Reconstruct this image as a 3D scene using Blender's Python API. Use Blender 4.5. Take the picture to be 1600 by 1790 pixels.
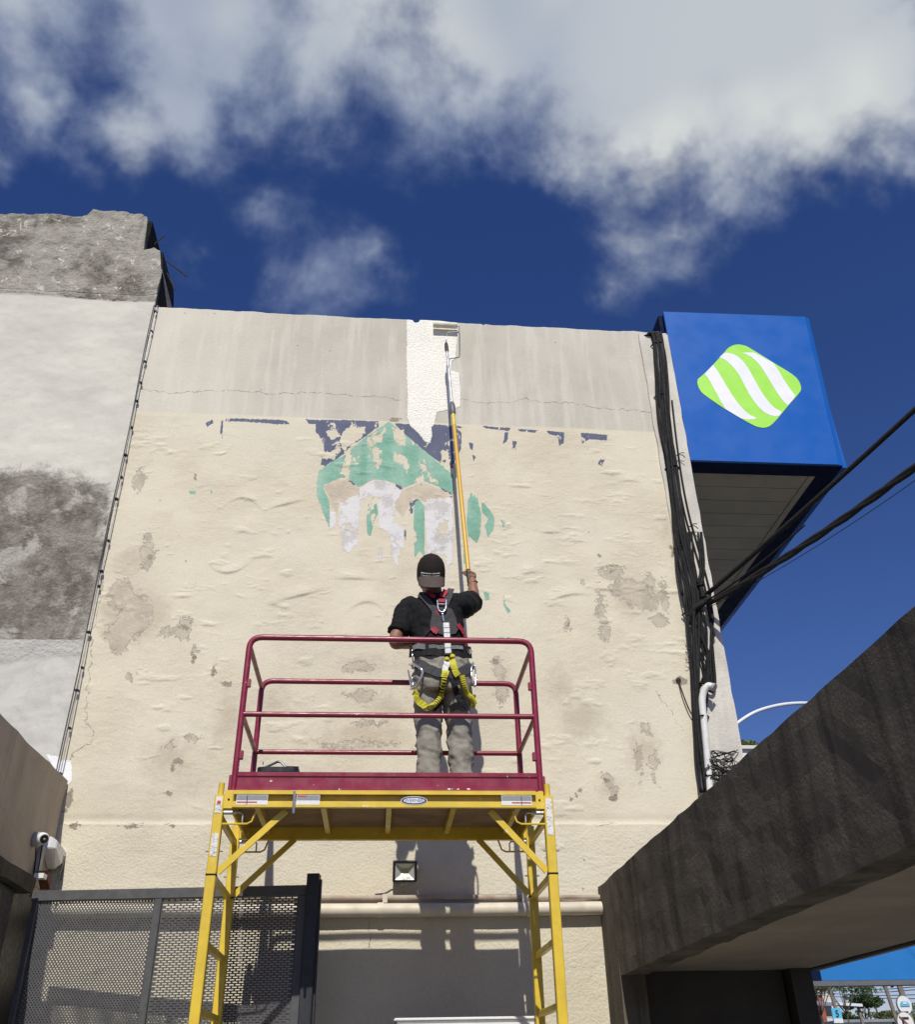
import bpy, bmesh, math, random
import numpy as np
from mathutils import Vector, Matrix, noise as mnoise
from mathutils.bvhtree import BVHTree
for o in list(bpy.data.objects): bpy.data.objects.remove(o)
S = bpy.context.scene
C = S.collection
random.seed(7)
RNG = np.random.default_rng(11)
H = 1.65                      # eye height above the yard
D = 6.80                      # distance of the painted wall
SUN = Vector((0.08, 1.0, -1.0)).normalized()   # direction the light travels

# ---------------------------------------------------------------- camera
FPX, CX, CY = 1625.0, 800.0, 895.0
def _basis():
    up = np.array([746-CX, -1745-CY, FPX]); up /= np.linalg.norm(up)
    fw = np.array([652-CX, 1897-CY, FPX]); fw -= fw.dot(up)*up; fw /= np.linalg.norm(fw)
    rt = np.cross(fw, up)
    return np.array([rt, fw, up])
RB = _basis()
def ray(u, v):
    w = RB @ np.array([u-CX, v-CY, FPX]); return w/w[1]
def P(u, v, Y):
    "world point on the sight line of photo pixel (u,v) at depth Y"
    w = ray(u, v)*Y; return Vector((w[0], w[1], w[2]+H))
def PX(u, v, X):
    w = ray(u, v); w = w*(X/w[0]); return Vector((w[0], w[1], w[2]+H))
cam = bpy.data.objects.new('camera', bpy.data.cameras.new('camera')); C.objects.link(cam)
cx_, cy_, cz_ = RB@np.array([1,0,0]), RB@np.array([0,-1,0]), RB@np.array([0,0,-1])
cam.matrix_world = Matrix(((cx_[0],cy_[0],cz_[0],0),(cx_[1],cy_[1],cz_[1],0),(cx_[2],cy_[2],cz_[2],H),(0,0,0,1)))
cam.data.sensor_fit = 'HORIZONTAL'; cam.data.sensor_width = 36; cam.data.lens = 36*FPX/1600
cam.data.clip_start = 0.05; cam.data.clip_end = 3000
S.camera = cam
S.render.resolution_x, S.render.resolution_y = 916, 1024

# ---------------------------------------------------------------- node helper
class G:
    def __init__(s, tree): s.t = tree
    def n(s, typ, props=None, **ins):
        nd = s.t.nodes.new(typ)
        for k, v in (props or {}).items(): setattr(nd, k, v)
        for k, v in ins.items(): s.set(nd, k, v)
        return nd
    def set(s, nd, key, v):
        key = int(key[1:]) if key[0] == 'i' and key[1:].isdigit() else key.replace('_', ' ')
        sock = nd.inputs[key]
        if hasattr(v, 'is_output'): s.t.links.new(v, sock)
        else: sock.default_value = v
    def m(s, op, a, b=0.0, c=None, clamp=False):
        nd = s.n('ShaderNodeMath', {'operation': op, 'use_clamp': clamp}, i0=a, i1=b)
        if c is not None: s.set(nd, 'i2', c)
        return nd.outputs[0]
    def add(s, a, b): return s.m('ADD', a, b)
    def mul(s, a, b): return s.m('MULTIPLY', a, b)
    def sub(s, a, b): return s.m('SUBTRACT', a, b)
    def ss(s, x, lo, hi, a=0.0, b=1.0):
        nd = s.n('ShaderNodeMapRange', {'interpolation_type': 'SMOOTHSTEP'}, i0=x, i1=lo, i2=hi, i3=a, i4=b)
        return nd.outputs[0]
    def mix(s, f, a, b, mode='MIX'):
        nd = s.t.nodes.new('ShaderNodeMix'); nd.data_type = 'RGBA'; nd.blend_type = mode
        for i, v in ((0, f), (6, a), (7, b)):
            if hasattr(v, 'is_output'): s.t.links.new(v, nd.inputs[i])
            else: nd.inputs[i].default_value = v if i == 0 else (*v[:3], 1)
        return nd.outputs[2]
    def noise(s, vec, scale, detail=4, rough=0.55, dist=0.0):
        return s.n('ShaderNodeTexNoise', {}, Vector=vec, Scale=scale, Detail=detail, Roughness=rough, Distortion=dist).outputs[0]
    def pos(s): return s.n('ShaderNodeNewGeometry').outputs['Position']
    def map(s, vec, scale=(1,1,1), loc=(0,0,0)):
        return s.n('ShaderNodeMapping', {}, Vector=vec, Scale=scale, Location=loc).outputs[0]
    def sep(s, vec): return s.n('ShaderNodeSeparateXYZ', {}, i0=vec).outputs
    def bump(s, h, dist=1.0, strength=1.0):
        return s.n('ShaderNodeBump', {}, Strength=strength, Distance=dist, Height=h).outputs[0]

# ---------------------------------------------------------------- world: clear sky with broken cloud
W = bpy.data.worlds.new('World'); S.world = W; W.use_nodes = True
W.cycles.sampling_method = 'MANUAL'; W.cycles.sample_map_resolution = 256
W.node_tree.nodes.clear(); g = G(W.node_tree)
sun_el = math.asin(-SUN.z); sun_az = math.atan2(-SUN.x, -SUN.y)
sky = g.n('ShaderNodeTexSky', {'sky_type': 'NISHITA', 'sun_disc': False, 'sun_elevation': sun_el, 'sun_rotation': sun_az,
          'altitude': 300.0, 'air_density': 1.0, 'dust_density': 0.35, 'ozone_density': 3.0})
hs = g.n('ShaderNodeHueSaturation', {}, Hue=0.503, Saturation=1.22, Value=1.0, Color=g.mix(1.0, sky.outputs[0], (1.06, 0.945, 1.12), 'MULTIPLY'))
bg_sky = g.n('ShaderNodeBackground', {}, Color=hs.outputs[0], Strength=0.075)
d = g.n('ShaderNodeTexCoord').outputs['Generated']
dx, dy, dz = g.sep(d)
def sdir(u, v): r = RB @ np.array([u-CX, v-CY, FPX]); return Vector(r/np.linalg.norm(r))
warp = g.n('ShaderNodeTexNoise', {}, Vector=d, Scale=9.0, Detail=4.0, Roughness=0.6)
wv = g.n('ShaderNodeVectorMath', {'operation': 'MULTIPLY_ADD'}, i0=warp.outputs['Color'], i1=(0.13,)*3, i2=d).outputs[0]
OFF = Vector((0.065,)*3)
CLOUDS = [(40,0,270,.85),(330,-10,310,1.0),(620,-50,330,1.15),(880,-10,320,1.3),(1130,70,370,1.4),(1350,50,380,1.4),(1540,100,320,1.3),
          (235,225,150,.85),(330,180,180,.9),(50,150,130,.8),(1010,250,165,.85),(1150,220,200,1),(1450,225,200,1),(1545,270,130,.85),(-10,280,70,.5),(720,140,170,.7),(540,110,150,.7),(860,180,120,.6),
          (465,385,95,.52),(545,490,130,.52),(645,455,100,.55),(335,420,110,.56),(1110,420,150,.48),(1210,400,110,.48),(1060,490,80,.4),(1340,330,90,.25),(700,-700,900,1.0)]
bias = None
for (u, v, r, wgt) in CLOUDS:
    c0 = sdir(u, v); rp = (sdir(u+r, v)-c0).length
    dist = g.n('ShaderNodeVectorMath', {'operation': 'DISTANCE'}, i0=wv, i1=c0+OFF).outputs['Value']
    b = g.m('MULTIPLY', g.m('SUBTRACT', 1.0, g.m('DIVIDE', dist, rp)), wgt)
    bias = b if bias is None else g.m('SMOOTH_MAX', bias, b, 0.3)
fb = g.noise(d, 8.5, 9, 0.58, 0.2)
fb2 = g.noise(d, 2.2, 2, 0.5)
scat = g.mul(g.ss(fb2, 0.52, 0.75), g.ss(g.m('ABSOLUTE', dx), 0.45, 0.75, 0.0, 0.8))     # scattered clouds in the rest of the sky
scat = g.m('MAXIMUM', scat, g.mul(g.ss(fb2, 0.5, 0.7), g.ss(dy, 0.0, -0.3, 0.0, 0.8)))
bias = g.m('MAXIMUM', bias, g.sub(scat, 0.35))
dens = g.ss(g.add(bias, g.mul(g.sub(fb, 0.5), 1.45)), 0.02, 0.80)
dens = g.mul(g.m('POWER', dens, 1.25), 0.95)
dens = g.mul(dens, g.ss(dz, 0.03, 0.25))
thick = g.ss(g.add(bias, g.mul(g.sub(fb, 0.5), 0.5)), 0.05, 1.0)
soft = g.ss(g.noise(d, 3.5, 3, 0.5), 0.42, 0.62)
ccol = g.mix(g.m('MINIMUM', g.add(g.mul(thick, 0.30), g.mul(g.mul(thick, g.add(soft, g.ss(dx, -0.05, 0.28))), 0.42)), 1.0), (0.22, 0.285, 0.45), (0.68, 0.71, 0.70))
bg_cl = g.n('ShaderNodeBackground', {}, Color=ccol, Strength=1.0)
mixs = g.n('ShaderNodeMixShader', {}, i0=dens, i1=bg_sky.outputs[0], i2=bg_cl.outputs[0])
out = g.n('ShaderNodeOutputWorld', {}, Surface=mixs.outputs[0])

# ---------------------------------------------------------------- sun and exposure
sl = bpy.data.lights.new('sun', 'SUN'); sl.energy = 4.2; sl.angle = math.radians(0.53); sl.color = (1.0, 0.955, 0.88)
sun = bpy.data.objects.new('sun', sl); C.objects.link(sun)
sun.rotation_euler = SUN.to_track_quat('-Z', 'Y').to_euler(); sun.location = (-2, -20, 25)
S.view_settings.view_transform = 'Standard'; S.view_settings.look = 'None'
S.view_settings.exposure = 0.0; S.view_settings.gamma = 1.0; S.view_settings.use_curve_mapping = False

# ---------------------------------------------------------------- materials
MATS = {}
def lin(*c): return tuple((x/255/12.92 if x/255 <= 0.04045 else ((x/255+0.055)/1.055)**2.4) for x in c)
def mat(name, col, rough=0.6, var=0.12, scale=12.0, bump=0.0, bscale=80.0, metal=0.0, dirt=None, spec=0.5, streak=None, chips=None, coat=0.0):
    m = bpy.data.materials.new(name); m.use_nodes = True; g = G(m.node_tree); b = m.node_tree.nodes['Principled BSDF']
    p = g.pos()
    n1 = g.noise(p, scale, 6, 0.6)
    k = g.ss(n1, 0.3, 0.7, 1-var, 1+var)
    kc = g.n('ShaderNodeCombineColor', {}, i0=k, i1=k, i2=k).outputs[0]
    c = g.mix(1.0, col, kc, 'MULTIPLY')
    if dirt:
        dc, amt = dirt
        c = g.mix(g.mul(g.ss(g.noise(p, scale*0.45, 8, 0.65, 0.4), 0.5, 0.72), amt), c, dc)
    if streak:
        dc, amt = streak
        c = g.mix(g.mul(g.ss(g.noise(g.map(p, (7, 7, 0.55)), 1.0, 7, 0.65), 0.45, 0.68), amt), c, dc)
    if chips:
        dc, th, sc = chips
        c = g.mix(g.ss(g.noise(p, sc, 5, 0.6), th, th+0.02), c, dc)
    g.set(b, 'Base_Color', c); b.inputs['Metallic'].default_value = metal
    g.set(b, 'Roughness', g.ss(g.noise(p, scale*1.7, 4), 0.3, 0.7, max(0.05, rough-0.08), min(1, rough+0.08)))
    b.inputs['Specular IOR Level'].default_value = spec
    b.inputs['Coat Weight'].default_value = coat
    if bump: g.set(b, 'Normal', g.bump(g.mul(g.noise(p, bscale, 6, 0.6), bump)))
    MATS[name] = m; return m

# ---------------------------------------------------------------- mesh builder
ORG = {}
class MB:
    def __init__(s): s.v = []; s.f = []
    def add(s, vs, fs):
        k = len(s.v); s.v += [tuple(x) for x in vs]; s.f += [tuple(i+k for i in f) for f in fs]; return s
    def box(s, lo, hi):
        (a,b,c),(d,e,f) = lo, hi
        return s.add([(a,b,c),(d,b,c),(d,e,c),(a,e,c),(a,b,f),(d,b,f),(d,e,f),(a,e,f)],
                     [(0,3,2,1),(4,5,6,7),(0,1,5,4),(1,2,6,5),(2,3,7,6),(3,0,4,7)])
    def obox(s, c, ax, ay, az):
        c = Vector(c); ax, ay, az = Vector(ax), Vector(ay), Vector(az)
        vs = [c+ax*i+ay*j+az*k for k in (-1,1) for (i,j) in ((-1,-1),(1,-1),(1,1),(-1,1))]
        return s.add(vs, [(0,3,2,1),(4,5,6,7),(0,1,5,4),(1,2,6,5),(2,3,7,6),(3,0,4,7)])
    def bar(s, p0, p1, w, h, up=(0,0,1), ch=0.15):
        "rectangular bar with chamfered edges"
        p0, p1 = Vector(p0), Vector(p1); t = (p1-p0).normalized(); up = Vector(up)
        sd = t.cross(up); sd = sd.normalized() if sd.length > 1e-4 else t.orthogonal().normalized()
        u = sd.cross(t); a, b = w/2, h/2; c = min(a, b)*ch
        pr = [(-a+c,-b),(a-c,-b),(a,-b+c),(a,b-c),(a-c,b),(-a+c,b),(-a,b-c),(-a,-b+c)]
        vs = [q+sd*x+u*y for q in (p0, p1) for x, y in pr]
        fs = [(i, (i+1)%8, 8+(i+1)%8, 8+i) for i in range(8)]+[tuple(range(7,-1,-1)), tuple(range(8,16))]
        return s.add(vs, fs)
    def tube(s, pts, r, n=8, cap=True):
        pts = [Vector(p) for p in pts]; rs = r if isinstance(r, (list, tuple)) else [r]*len(pts)
        vs, fs = [], []; ref = None
        for i, p in enumerate(pts):
            t = (pts[min(i+1, len(pts)-1)]-pts[max(i-1, 0)]).normalized()
            if ref is None: ref = t.orthogonal().normalized()
            ref = (ref-t*ref.dot(t)); ref = ref.normalized() if ref.length > 1e-5 else t.orthogonal().normalized()
            b = t.cross(ref)
            vs += [p+(ref*math.cos(a)+b*math.sin(a))*rs[i] for a in (2*math.pi*k/n for k in range(n))]
        for i in range(len(pts)-1):
            for k in range(n): fs.append((i*n+k, i*n+(k+1)%n, (i+1)*n+(k+1)%n, (i+1)*n+k))
        if cap: fs += [tuple(range(n-1,-1,-1)), tuple((len(pts)-1)*n+k for k in range(n))]
        return s.add(vs, fs)
    def loft(s, secs, n=20, sup=2.0):
        "secs: (centre, half-axis a, half-axis b) vectors; closed superellipse sections"
        vs, fs = [], []
        for c, a, b in secs:
            c, a, b = Vector(c), Vector(a), Vector(b)
            for k in range(n):
                t = 2*math.pi*k/n; ct, st = math.cos(t), math.sin(t); e = 2/sup
                vs.append(c+a*(math.copysign(abs(ct)**e, ct))+b*(math.copysign(abs(st)**e, st)))
        L = len(secs)
        for i in range(L-1):
            for k in range(n): fs.append((i*n+k, i*n+(k+1)%n, (i+1)*n+(k+1)%n, (i+1)*n+k))
        fs += [tuple(range(n-1,-1,-1)), tuple((L-1)*n+k for k in range(n))]
        return s.add(vs, fs)
    def limb(s, pts, rad, n=14):
        return s.tube(smooth(pts, 5), list(np.interp(np.linspace(0, len(pts)-1, (len(pts)-1)*5+1), range(len(pts)), rad)), n)
    def prism(s, poly, depth):
        "poly: list of 3D points (planar), depth: extrusion vector"
        n = len(poly); d = Vector(depth); A = [Vector(p) for p in poly]; B = [p+d for p in A]
        return s.add(A+B, [tuple(range(n)), tuple(range(2*n-1, n-1, -1))]+[(i, i+n, (i+1)%n+n, (i+1)%n) for i in range(n)])
    def lathe(s, c, ax, prof, n=20, ref=None):
        c, ax = Vector(c), Vector(ax).normalized(); r0 = ax.orthogonal().normalized(); b = ax.cross(r0)
        vs, fs = [], []
        for (r, h) in prof:
            vs += [c+ax*h+(r0*math.cos(2*math.pi*k/n)+b*math.sin(2*math.pi*k/n))*r for k in range(n)]
        for i in range(len(prof)-1):
            for k in range(n): fs.append((i*n+k, i*n+(k+1)%n, (i+1)*n+(k+1)%n, (i+1)*n+k))
        fs += [tuple(range(n-1,-1,-1)), tuple((len(prof)-1)*n+k for k in range(n))]
        return s.add(vs, fs)
    def build(s, name, m, parent=None, smooth=False, fix=True, bevel=0):
        o0 = ORG.get(parent.name, Vector()) if parent else Vector()
        me = bpy.data.meshes.new(name); me.from_pydata([tuple(Vector(v)-o0) for v in s.v], [], s.f)
        if fix:
            bm = bmesh.new(); bm.from_mesh(me); bmesh.ops.recalc_face_normals(bm, faces=bm.faces)
            if bevel: bmesh.ops.bevel(bm, geom=bm.edges[:], offset=bevel, segments=2, affect='EDGES')
            bm.to_mesh(me); bm.free()
        if smooth: me.polygons.foreach_set('use_smooth', [True]*len(me.polygons))
        me.materials.append(MATS[m] if isinstance(m, str) else m)
        o = bpy.data.objects.new(name, me); C.objects.link(o)
        if parent: o.parent = parent; ORG[o.name] = o0
        return o
def tag(o, label=None, cat=None, group=None, kind=None):
    for k, v in (('label', label), ('category', cat), ('group', group), ('kind', kind)):
        if v: o[k] = v
    return o
def thing(name, loc, label, cat, group=None):
    o = bpy.data.objects.new(name, None); C.objects.link(o); o.empty_display_size = 0.1
    o.location = loc; ORG[o.name] = Vector(loc); return tag(o, label, cat, group)
def smooth(pts, k=6):
    "Catmull-Rom through the points"
    pts = [Vector(p) for p in pts]; out = []
    q = [pts[0]*2-pts[1]]+pts+[pts[-1]*2-pts[-2]]
    for i in range(len(pts)-1):
        a, b, c, d = q[i:i+4]
        for j in range(k):
            t = j/k; out.append(0.5*((2*b)+(c-a)*t+(2*a-5*b+4*c-d)*t*t+(3*b-a-3*c+d)*t**3))
    return out+[pts[-1]]
def auto_smooth(o, ang=35):
    me = o.data; me.polygons.foreach_set('use_smooth', [True]*len(me.polygons))
    me.set_sharp_from_angle(angle=math.radians(ang)); return o
def text_mb(txt, size, depth, origin, ex, ey):
    "flat lettering turned into mesh on the plane origin + ex*x + ey*y"
    cu = bpy.data.curves.new('t', 'FONT'); cu.body = txt; cu.size = size; cu.align_x = 'CENTER'; cu.align_y = 'CENTER'; cu.extrude = depth
    ob = bpy.data.objects.new('t', cu); C.objects.link(ob)
    dg = bpy.context.evaluated_depsgraph_get(); me = ob.evaluated_get(dg).to_mesh()
    ex, ey = Vector(ex).normalized(), Vector(ey).normalized(); ez = ex.cross(ey); o = Vector(origin)
    mb = MB(); mb.add([o+ex*v.co.x+ey*v.co.y+ez*v.co.z for v in me.vertices], [tuple(p.vertices) for p in me.polygons])
    ob.evaluated_get(dg).to_mesh_clear(); bpy.data.objects.remove(ob); bpy.data.curves.remove(cu); return mb

# ---- numpy value noise for relief
def vnoise(x, y, seed=0):
    xi, yi = np.floor(x).astype(np.int64), np.floor(y).astype(np.int64); xf, yf = x-xi, y-yi
    def h(a, b):
        n = (a*374761393+b*668265263+seed*974634317) & 0xffffffff
        n = ((n ^ (n >> 13))*1274126177) & 0xffffffff
        return ((n ^ (n >> 16)) & 0xffff)/65535.0
    u, v = xf*xf*xf*(xf*(xf*6-15)+10), yf*yf*yf*(yf*(yf*6-15)+10)
    return (h(xi,yi)*(1-u)+h(xi+1,yi)*u)*(1-v)+(h(xi,yi+1)*(1-u)+h(xi+1,yi+1)*u)*v
def fbm(x, y, o=5, seed=0, gain=0.5):
    a, s, t = 1.0, 0.0, 0.0
    for i in range(o):
        s = s+a*vnoise(x*2**i, y*2**i, seed+i*17); t += a; a *= gain
    return s/t
def sdf_poly(X, Z, poly):
    "positive inside, metres"
    n = len(poly); d2 = np.full(X.shape, 1e9); ins = np.zeros(X.shape, bool)
    for i in range(n):
        ax, az = poly[i]; bx, bz = poly[(i+1) % n]; ex, ez = bx-ax, bz-az
        wx, wz = X-ax, Z-az; t = np.clip((wx*ex+wz*ez)/(ex*ex+ez*ez+1e-12), 0, 1)
        d2 = np.minimum(d2, (wx-ex*t)**2+(wz-ez*t)**2)
        c = ((az > Z) != (bz > Z)) & (X < (bx-ax)*(Z-az)/(bz-az+1e-12)+ax); ins ^= c
    return np.where(ins, 1, -1)*np.sqrt(d2)
def dist_line(X, Z, pts):
    d2 = np.full(X.shape, 1e9)
    for (ax, az), (bx, bz) in zip(pts[:-1], pts[1:]):
        ex, ez = bx-ax, bz-az; wx, wz = X-ax, Z-az; t = np.clip((wx*ex+wz*ez)/(ex*ex+ez*ez+1e-12), 0, 1)
        d2 = np.minimum(d2, (wx-ex*t)**2+(wz-ez*t)**2)
    return np.sqrt(d2)
def wp(lst, Y=D): return [(P(u, v, Y).x, P(u, v, Y).z) for u, v in lst]
def grid_wall(name, xs, ztop, zbot, nz, yfun, attrs, m, parent, back):
    "dense front sheet with a rim turned back by `back`; ztop is an array over xs"
    nx = len(xs); T = np.linspace(0, 1, nz)[:, None]
    X = np.repeat(xs[None, :], nz, 0); Z = zbot*(1-T)+ztop[None, :]*T
    Y = yfun(X, Z)
    o0 = ORG.get(parent.name, Vector())
    v = np.stack([X-o0.x, Y-o0.y, Z-o0.z], -1).reshape(-1, 3)
    idx = np.arange(nx*nz).reshape(nz, nx)
    q = np.stack([idx[:-1,:-1], idx[:-1,1:], idx[1:,1:], idx[1:,:-1]], -1).reshape(-1, 4)
    # rim
    ring = np.concatenate([idx[0,:-1], idx[:-1,-1], idx[-1,:0:-1], idx[:0:-1,0]])
    rv = v[ring].copy(); rv[:,1] = back-o0.y; k = len(v)+np.arange(len(ring)); kn = np.roll(k, -1); rn = np.roll(ring, -1)
    rq = np.stack([ring, k, kn, rn], -1)
    v = np.concatenate([v, rv]); q = np.concatenate([q, rq])
    me = bpy.data.meshes.new(name); me.vertices.add(len(v)); me.vertices.foreach_set('co', v.astype(np.float32).ravel())
    me.loops.add(len(q)*4); me.loops.foreach_set('vertex_index', q.astype(np.int32).ravel())
    me.polygons.add(len(q)); me.polygons.foreach_set('loop_start', np.arange(0, len(q)*4, 4, dtype=np.int32))
    me.update(calc_edges=True); me.validate()
    sm = np.ones(len(q), bool); sm[-len(rq):] = False; me.polygons.foreach_set('use_smooth', sm)
    for an, chans in attrs(X, Z).items():
        a = np.zeros((len(v), 4), np.float32); a[:nx*nz] = np.stack([c.reshape(-1) for c in chans], -1); a[nx*nz:] = a[ring]
        at = me.attributes.new(an, 'FLOAT_COLOR', 'POINT'); at.data.foreach_set('color', np.clip(a, -0.4, 0.4).ravel())
    me.materials.append(m); o = bpy.data.objects.new(name, me); C.objects.link(o); o.parent = parent; ORG[o.name] = o0
    return o

# ================================================================ wall materials
def wall_paint():
    m = bpy.data.materials.new('faded_wall_paint'); m.use_nodes = True; g = G(m.node_tree); b = m.node_tree.nodes['Principled BSDF']
    p = g.pos(); px, py, pz = g.sep(p)
    a1 = g.n('ShaderNodeAttribute', {'attribute_name': 'paint_a'}); a2 = g.n('ShaderNodeAttribute', {'attribute_name': 'paint_b'})
    a3 = g.n('ShaderNodeAttribute', {'attribute_name': 'wear'})
    def ch(a):
        s = g.n('ShaderNodeSeparateColor', {}, i0=a.outputs['Color']).outputs; return s[0], s[1], s[2], a.outputs['Alpha']
    fresh, navy, green, white = ch(a1); pink, peel, upper, conc = ch(a2); crack, crack2, stain, patch = ch(a3)
    nA = g.sub(g.noise(p, 14, 5, 0.64, 0.3), 0.5); nB = g.sub(g.noise(p, 45, 3, 0.65), 0.5)
    nV = g.sub(g.noise(g.map(p, (34, 34, 5.5)), 1.0, 3, 0.62), 0.5)          # vertical flaking
    nL = g.noise(p, 1.6, 3, 0.6); nM = g.noise(p, 6.0, 5, 0.62); nS = g.noise(g.map(p, (9, 9, 0.8)), 1.0, 4, 0.6)
    def mask(f, amp=0.03, vamp=0.0, e=0.003, fine=0.008):
        x = g.add(f, g.add(g.mul(nA, amp), g.mul(nB, fine)))
        if vamp: x = g.add(x, g.mul(nV, vamp))
        return g.ss(x, -e, e)
    cream = g.mix(g.ss(nL, 0.35, 0.7), (0.652, 0.600, 0.464), (0.59, 0.537, 0.408))
    cream = g.mix(g.mul(g.ss(nM, 0.52, 0.8), 0.35), cream, (0.52, 0.465, 0.355))
    cream = g.mix(g.mul(g.ss(g.noise(p, 1.1, 3, 0.5), 0.45, 0.7), 0.4), cream, (0.64, 0.603, 0.486))
    fine = g.noise(p, 110, 3, 0.7); fk = g.n('ShaderNodeCombineColor', {}, i0=g.ss(fine, 0.3, 0.7, 0.93, 1.05), i1=g.ss(fine, 0.3, 0.7, 0.93, 1.05), i2=g.ss(fine, 0.3, 0.7, 0.92, 1.05)).outputs[0]
    up = g.mix(g.ss(nL, 0.35, 0.7), (0.535, 0.508, 0.428), (0.48, 0.452, 0.378))
    up = g.mix(g.mul(g.ss(nM, 0.5, 0.75), 0.45), up, (0.44, 0.405, 0.35))
    up = g.mix(g.mul(g.ss(nS, 0.46, 0.66), 0.6), up, (0.62, 0.595, 0.52))
    up = g.mix(g.mul(g.ss(px, -0.6, -2.2), 0.55), up, (0.66, 0.62, 0.515))
    c = g.mix(mask(upper, 0.012, 0, 0.01), cream, up)
    # soft stains of old rain water and grime
    c = g.mix(g.mul(g.ss(g.add(stain, g.mul(nA, 0.25)), -0.02, 0.16), 0.62), c, (0.44, 0.375, 0.28))
    # bared plaster where the top coat has flaked
    nP = g.sub(g.noise(p, 24, 5, 0.72, 0.25), 0.5)
    pm = g.ss(g.add(peel, g.add(g.mul(nP, 0.16), g.mul(nA, 0.06))), -0.002, 0.002)
    plaster = g.mix(g.ss(nM, 0.4, 0.62), (0.51, 0.455, 0.35), (0.415, 0.37, 0.29))
    plaster = g.mix(g.ss(g.noise(p, 24, 5, 0.6), 0.5, 0.7), plaster, (0.56, 0.505, 0.40))
    c = g.mix(pm, c, plaster)
    cm = mask(conc, 0.085, 0, 0.003, 0.04)
    c = g.mix(cm, c, g.mix(g.noise(p, 60, 4), (0.22, 0.19, 0.145), (0.38, 0.335, 0.265)))
    wear1 = g.noise(g.map(p, (1, 1, 0.6)), 9.5, 5, 0.68, 0.5); wear2 = g.noise(g.map(p, (1, 1, 0.55), (3, 1, 7)), 7.0, 5, 0.68, 0.4)
    pk = mask(pink, 0.03); c = g.mix(g.mul(pk, g.ss(wear1, 0.62, 0.64, 0.85, 0.2)), c, g.mix(g.ss(nM, 0.4, 0.65), (0.56, 0.485, 0.375), (0.46, 0.395, 0.31)))
    wm = g.mul(mask(white, 0.035, 0.09, 0.003, 0.02), g.ss(wear2, 0.60, 0.62, 1, 0))
    c = g.mix(wm, c, g.mix(g.ss(g.add(nM, g.mul(nB, 0.25)), 0.48, 0.58), (0.67, 0.655, 0.64), (0.53, 0.505, 0.485)))
    keep = g.sub(1.0, mask(crack2, 0.10, 0.05, 0.003, 0.035))
    nm = g.mul(keep, g.mul(mask(navy, 0.018, 0.03), g.ss(wear1, 0.585, 0.595, 1, 0)))
    c = g.mix(nm, c, g.mix(nM, (0.085, 0.102, 0.165), (0.15, 0.165, 0.225)))
    gm = g.mul(keep, g.mul(mask(green, 0.016, 0.018, 0.003, 0.012), g.ss(wear2, 0.60, 0.61, 1, 0)))
    gcol = g.mix(g.ss(nM, 0.35, 0.68), (0.16, 0.37, 0.27), (0.27, 0.47, 0.365)); gcol = g.mix(g.mul(g.ss(nS, 0.42, 0.7), 0.4), gcol, (0.38, 0.52, 0.43))
    c = g.mix(g.mul(gm, 0.95), c, gcol)
    fm = mask(fresh, 0.022, 0, 0.003, 0.034)
    c = g.mix(g.mul(fm, g.ss(g.noise(p, 55, 4, 0.7), 0.30, 0.42, 0.75, 1.0)), c, (0.86, 0.84, 0.745))
    crk = g.ss(g.add(crack, g.mul(g.noise(p, 30, 2), 0.008)), 0.0045, 0.0095, 1, 0)
    c = g.mix(g.mul(crk, 0.42), c, (0.16, 0.135, 0.105))  # cracks darkened in the colour for the shadow and dirt inside them
    # pin holes and specks
    vo = g.n('ShaderNodeTexVoronoi', {'feature': 'F1'}, Vector=p, Scale=5.5).outputs['Distance']
    spk = g.mul(g.ss(g.add(vo, g.mul(nB, 0.10)), 0.035, 0.055, 1, 0), g.ss(g.noise(p, 2.4, 3), 0.50, 0.60))
    c = g.mix(g.mul(spk, 0.65), c, (0.16, 0.135, 0.10))
    c = g.mix(1.0, c, fk, 'MULTIPLY')
    wpch = mask(patch, 0.03); c = g.mix(wpch, c, (0.80, 0.80, 0.79))
    g.set(b, 'Base_Color', c); g.set(b, 'Roughness', g.mix(fm, (0.85,)*3, (0.3,)*3)); b.inputs['Specular IOR Level'].default_value = 0.25
    low = g.ss(pz, H+1.50, H+1.62, 1, 0)
    n55 = g.noise(p, 55, 3, 0.62)
    fmb = g.ss(fresh, -0.006, 0.006)
    hgt = g.mul(n55, g.add(0.0026, g.add(g.mul(low, 0.0040), g.mul(fmb, 0.0105))))
    hgt = g.add(hgt, g.mul(g.noise(g.map(p, (10, 10, 19)), 1.0, 4, 0.64), g.mul(g.ss(upper, 0.0, -0.06), g.ss(nL, 0.38, 0.66, 0.0005, 0.007))))
    hgt = g.sub(hgt, g.mul(pm, 0.003))
    hgt = g.sub(hgt, g.mul(g.add(gm, wm), -0.0016))
    hgt = g.sub(hgt, g.mul(crk, 0.004))
    g.set(b, 'Normal', g.bump(hgt))
    return m

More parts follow.
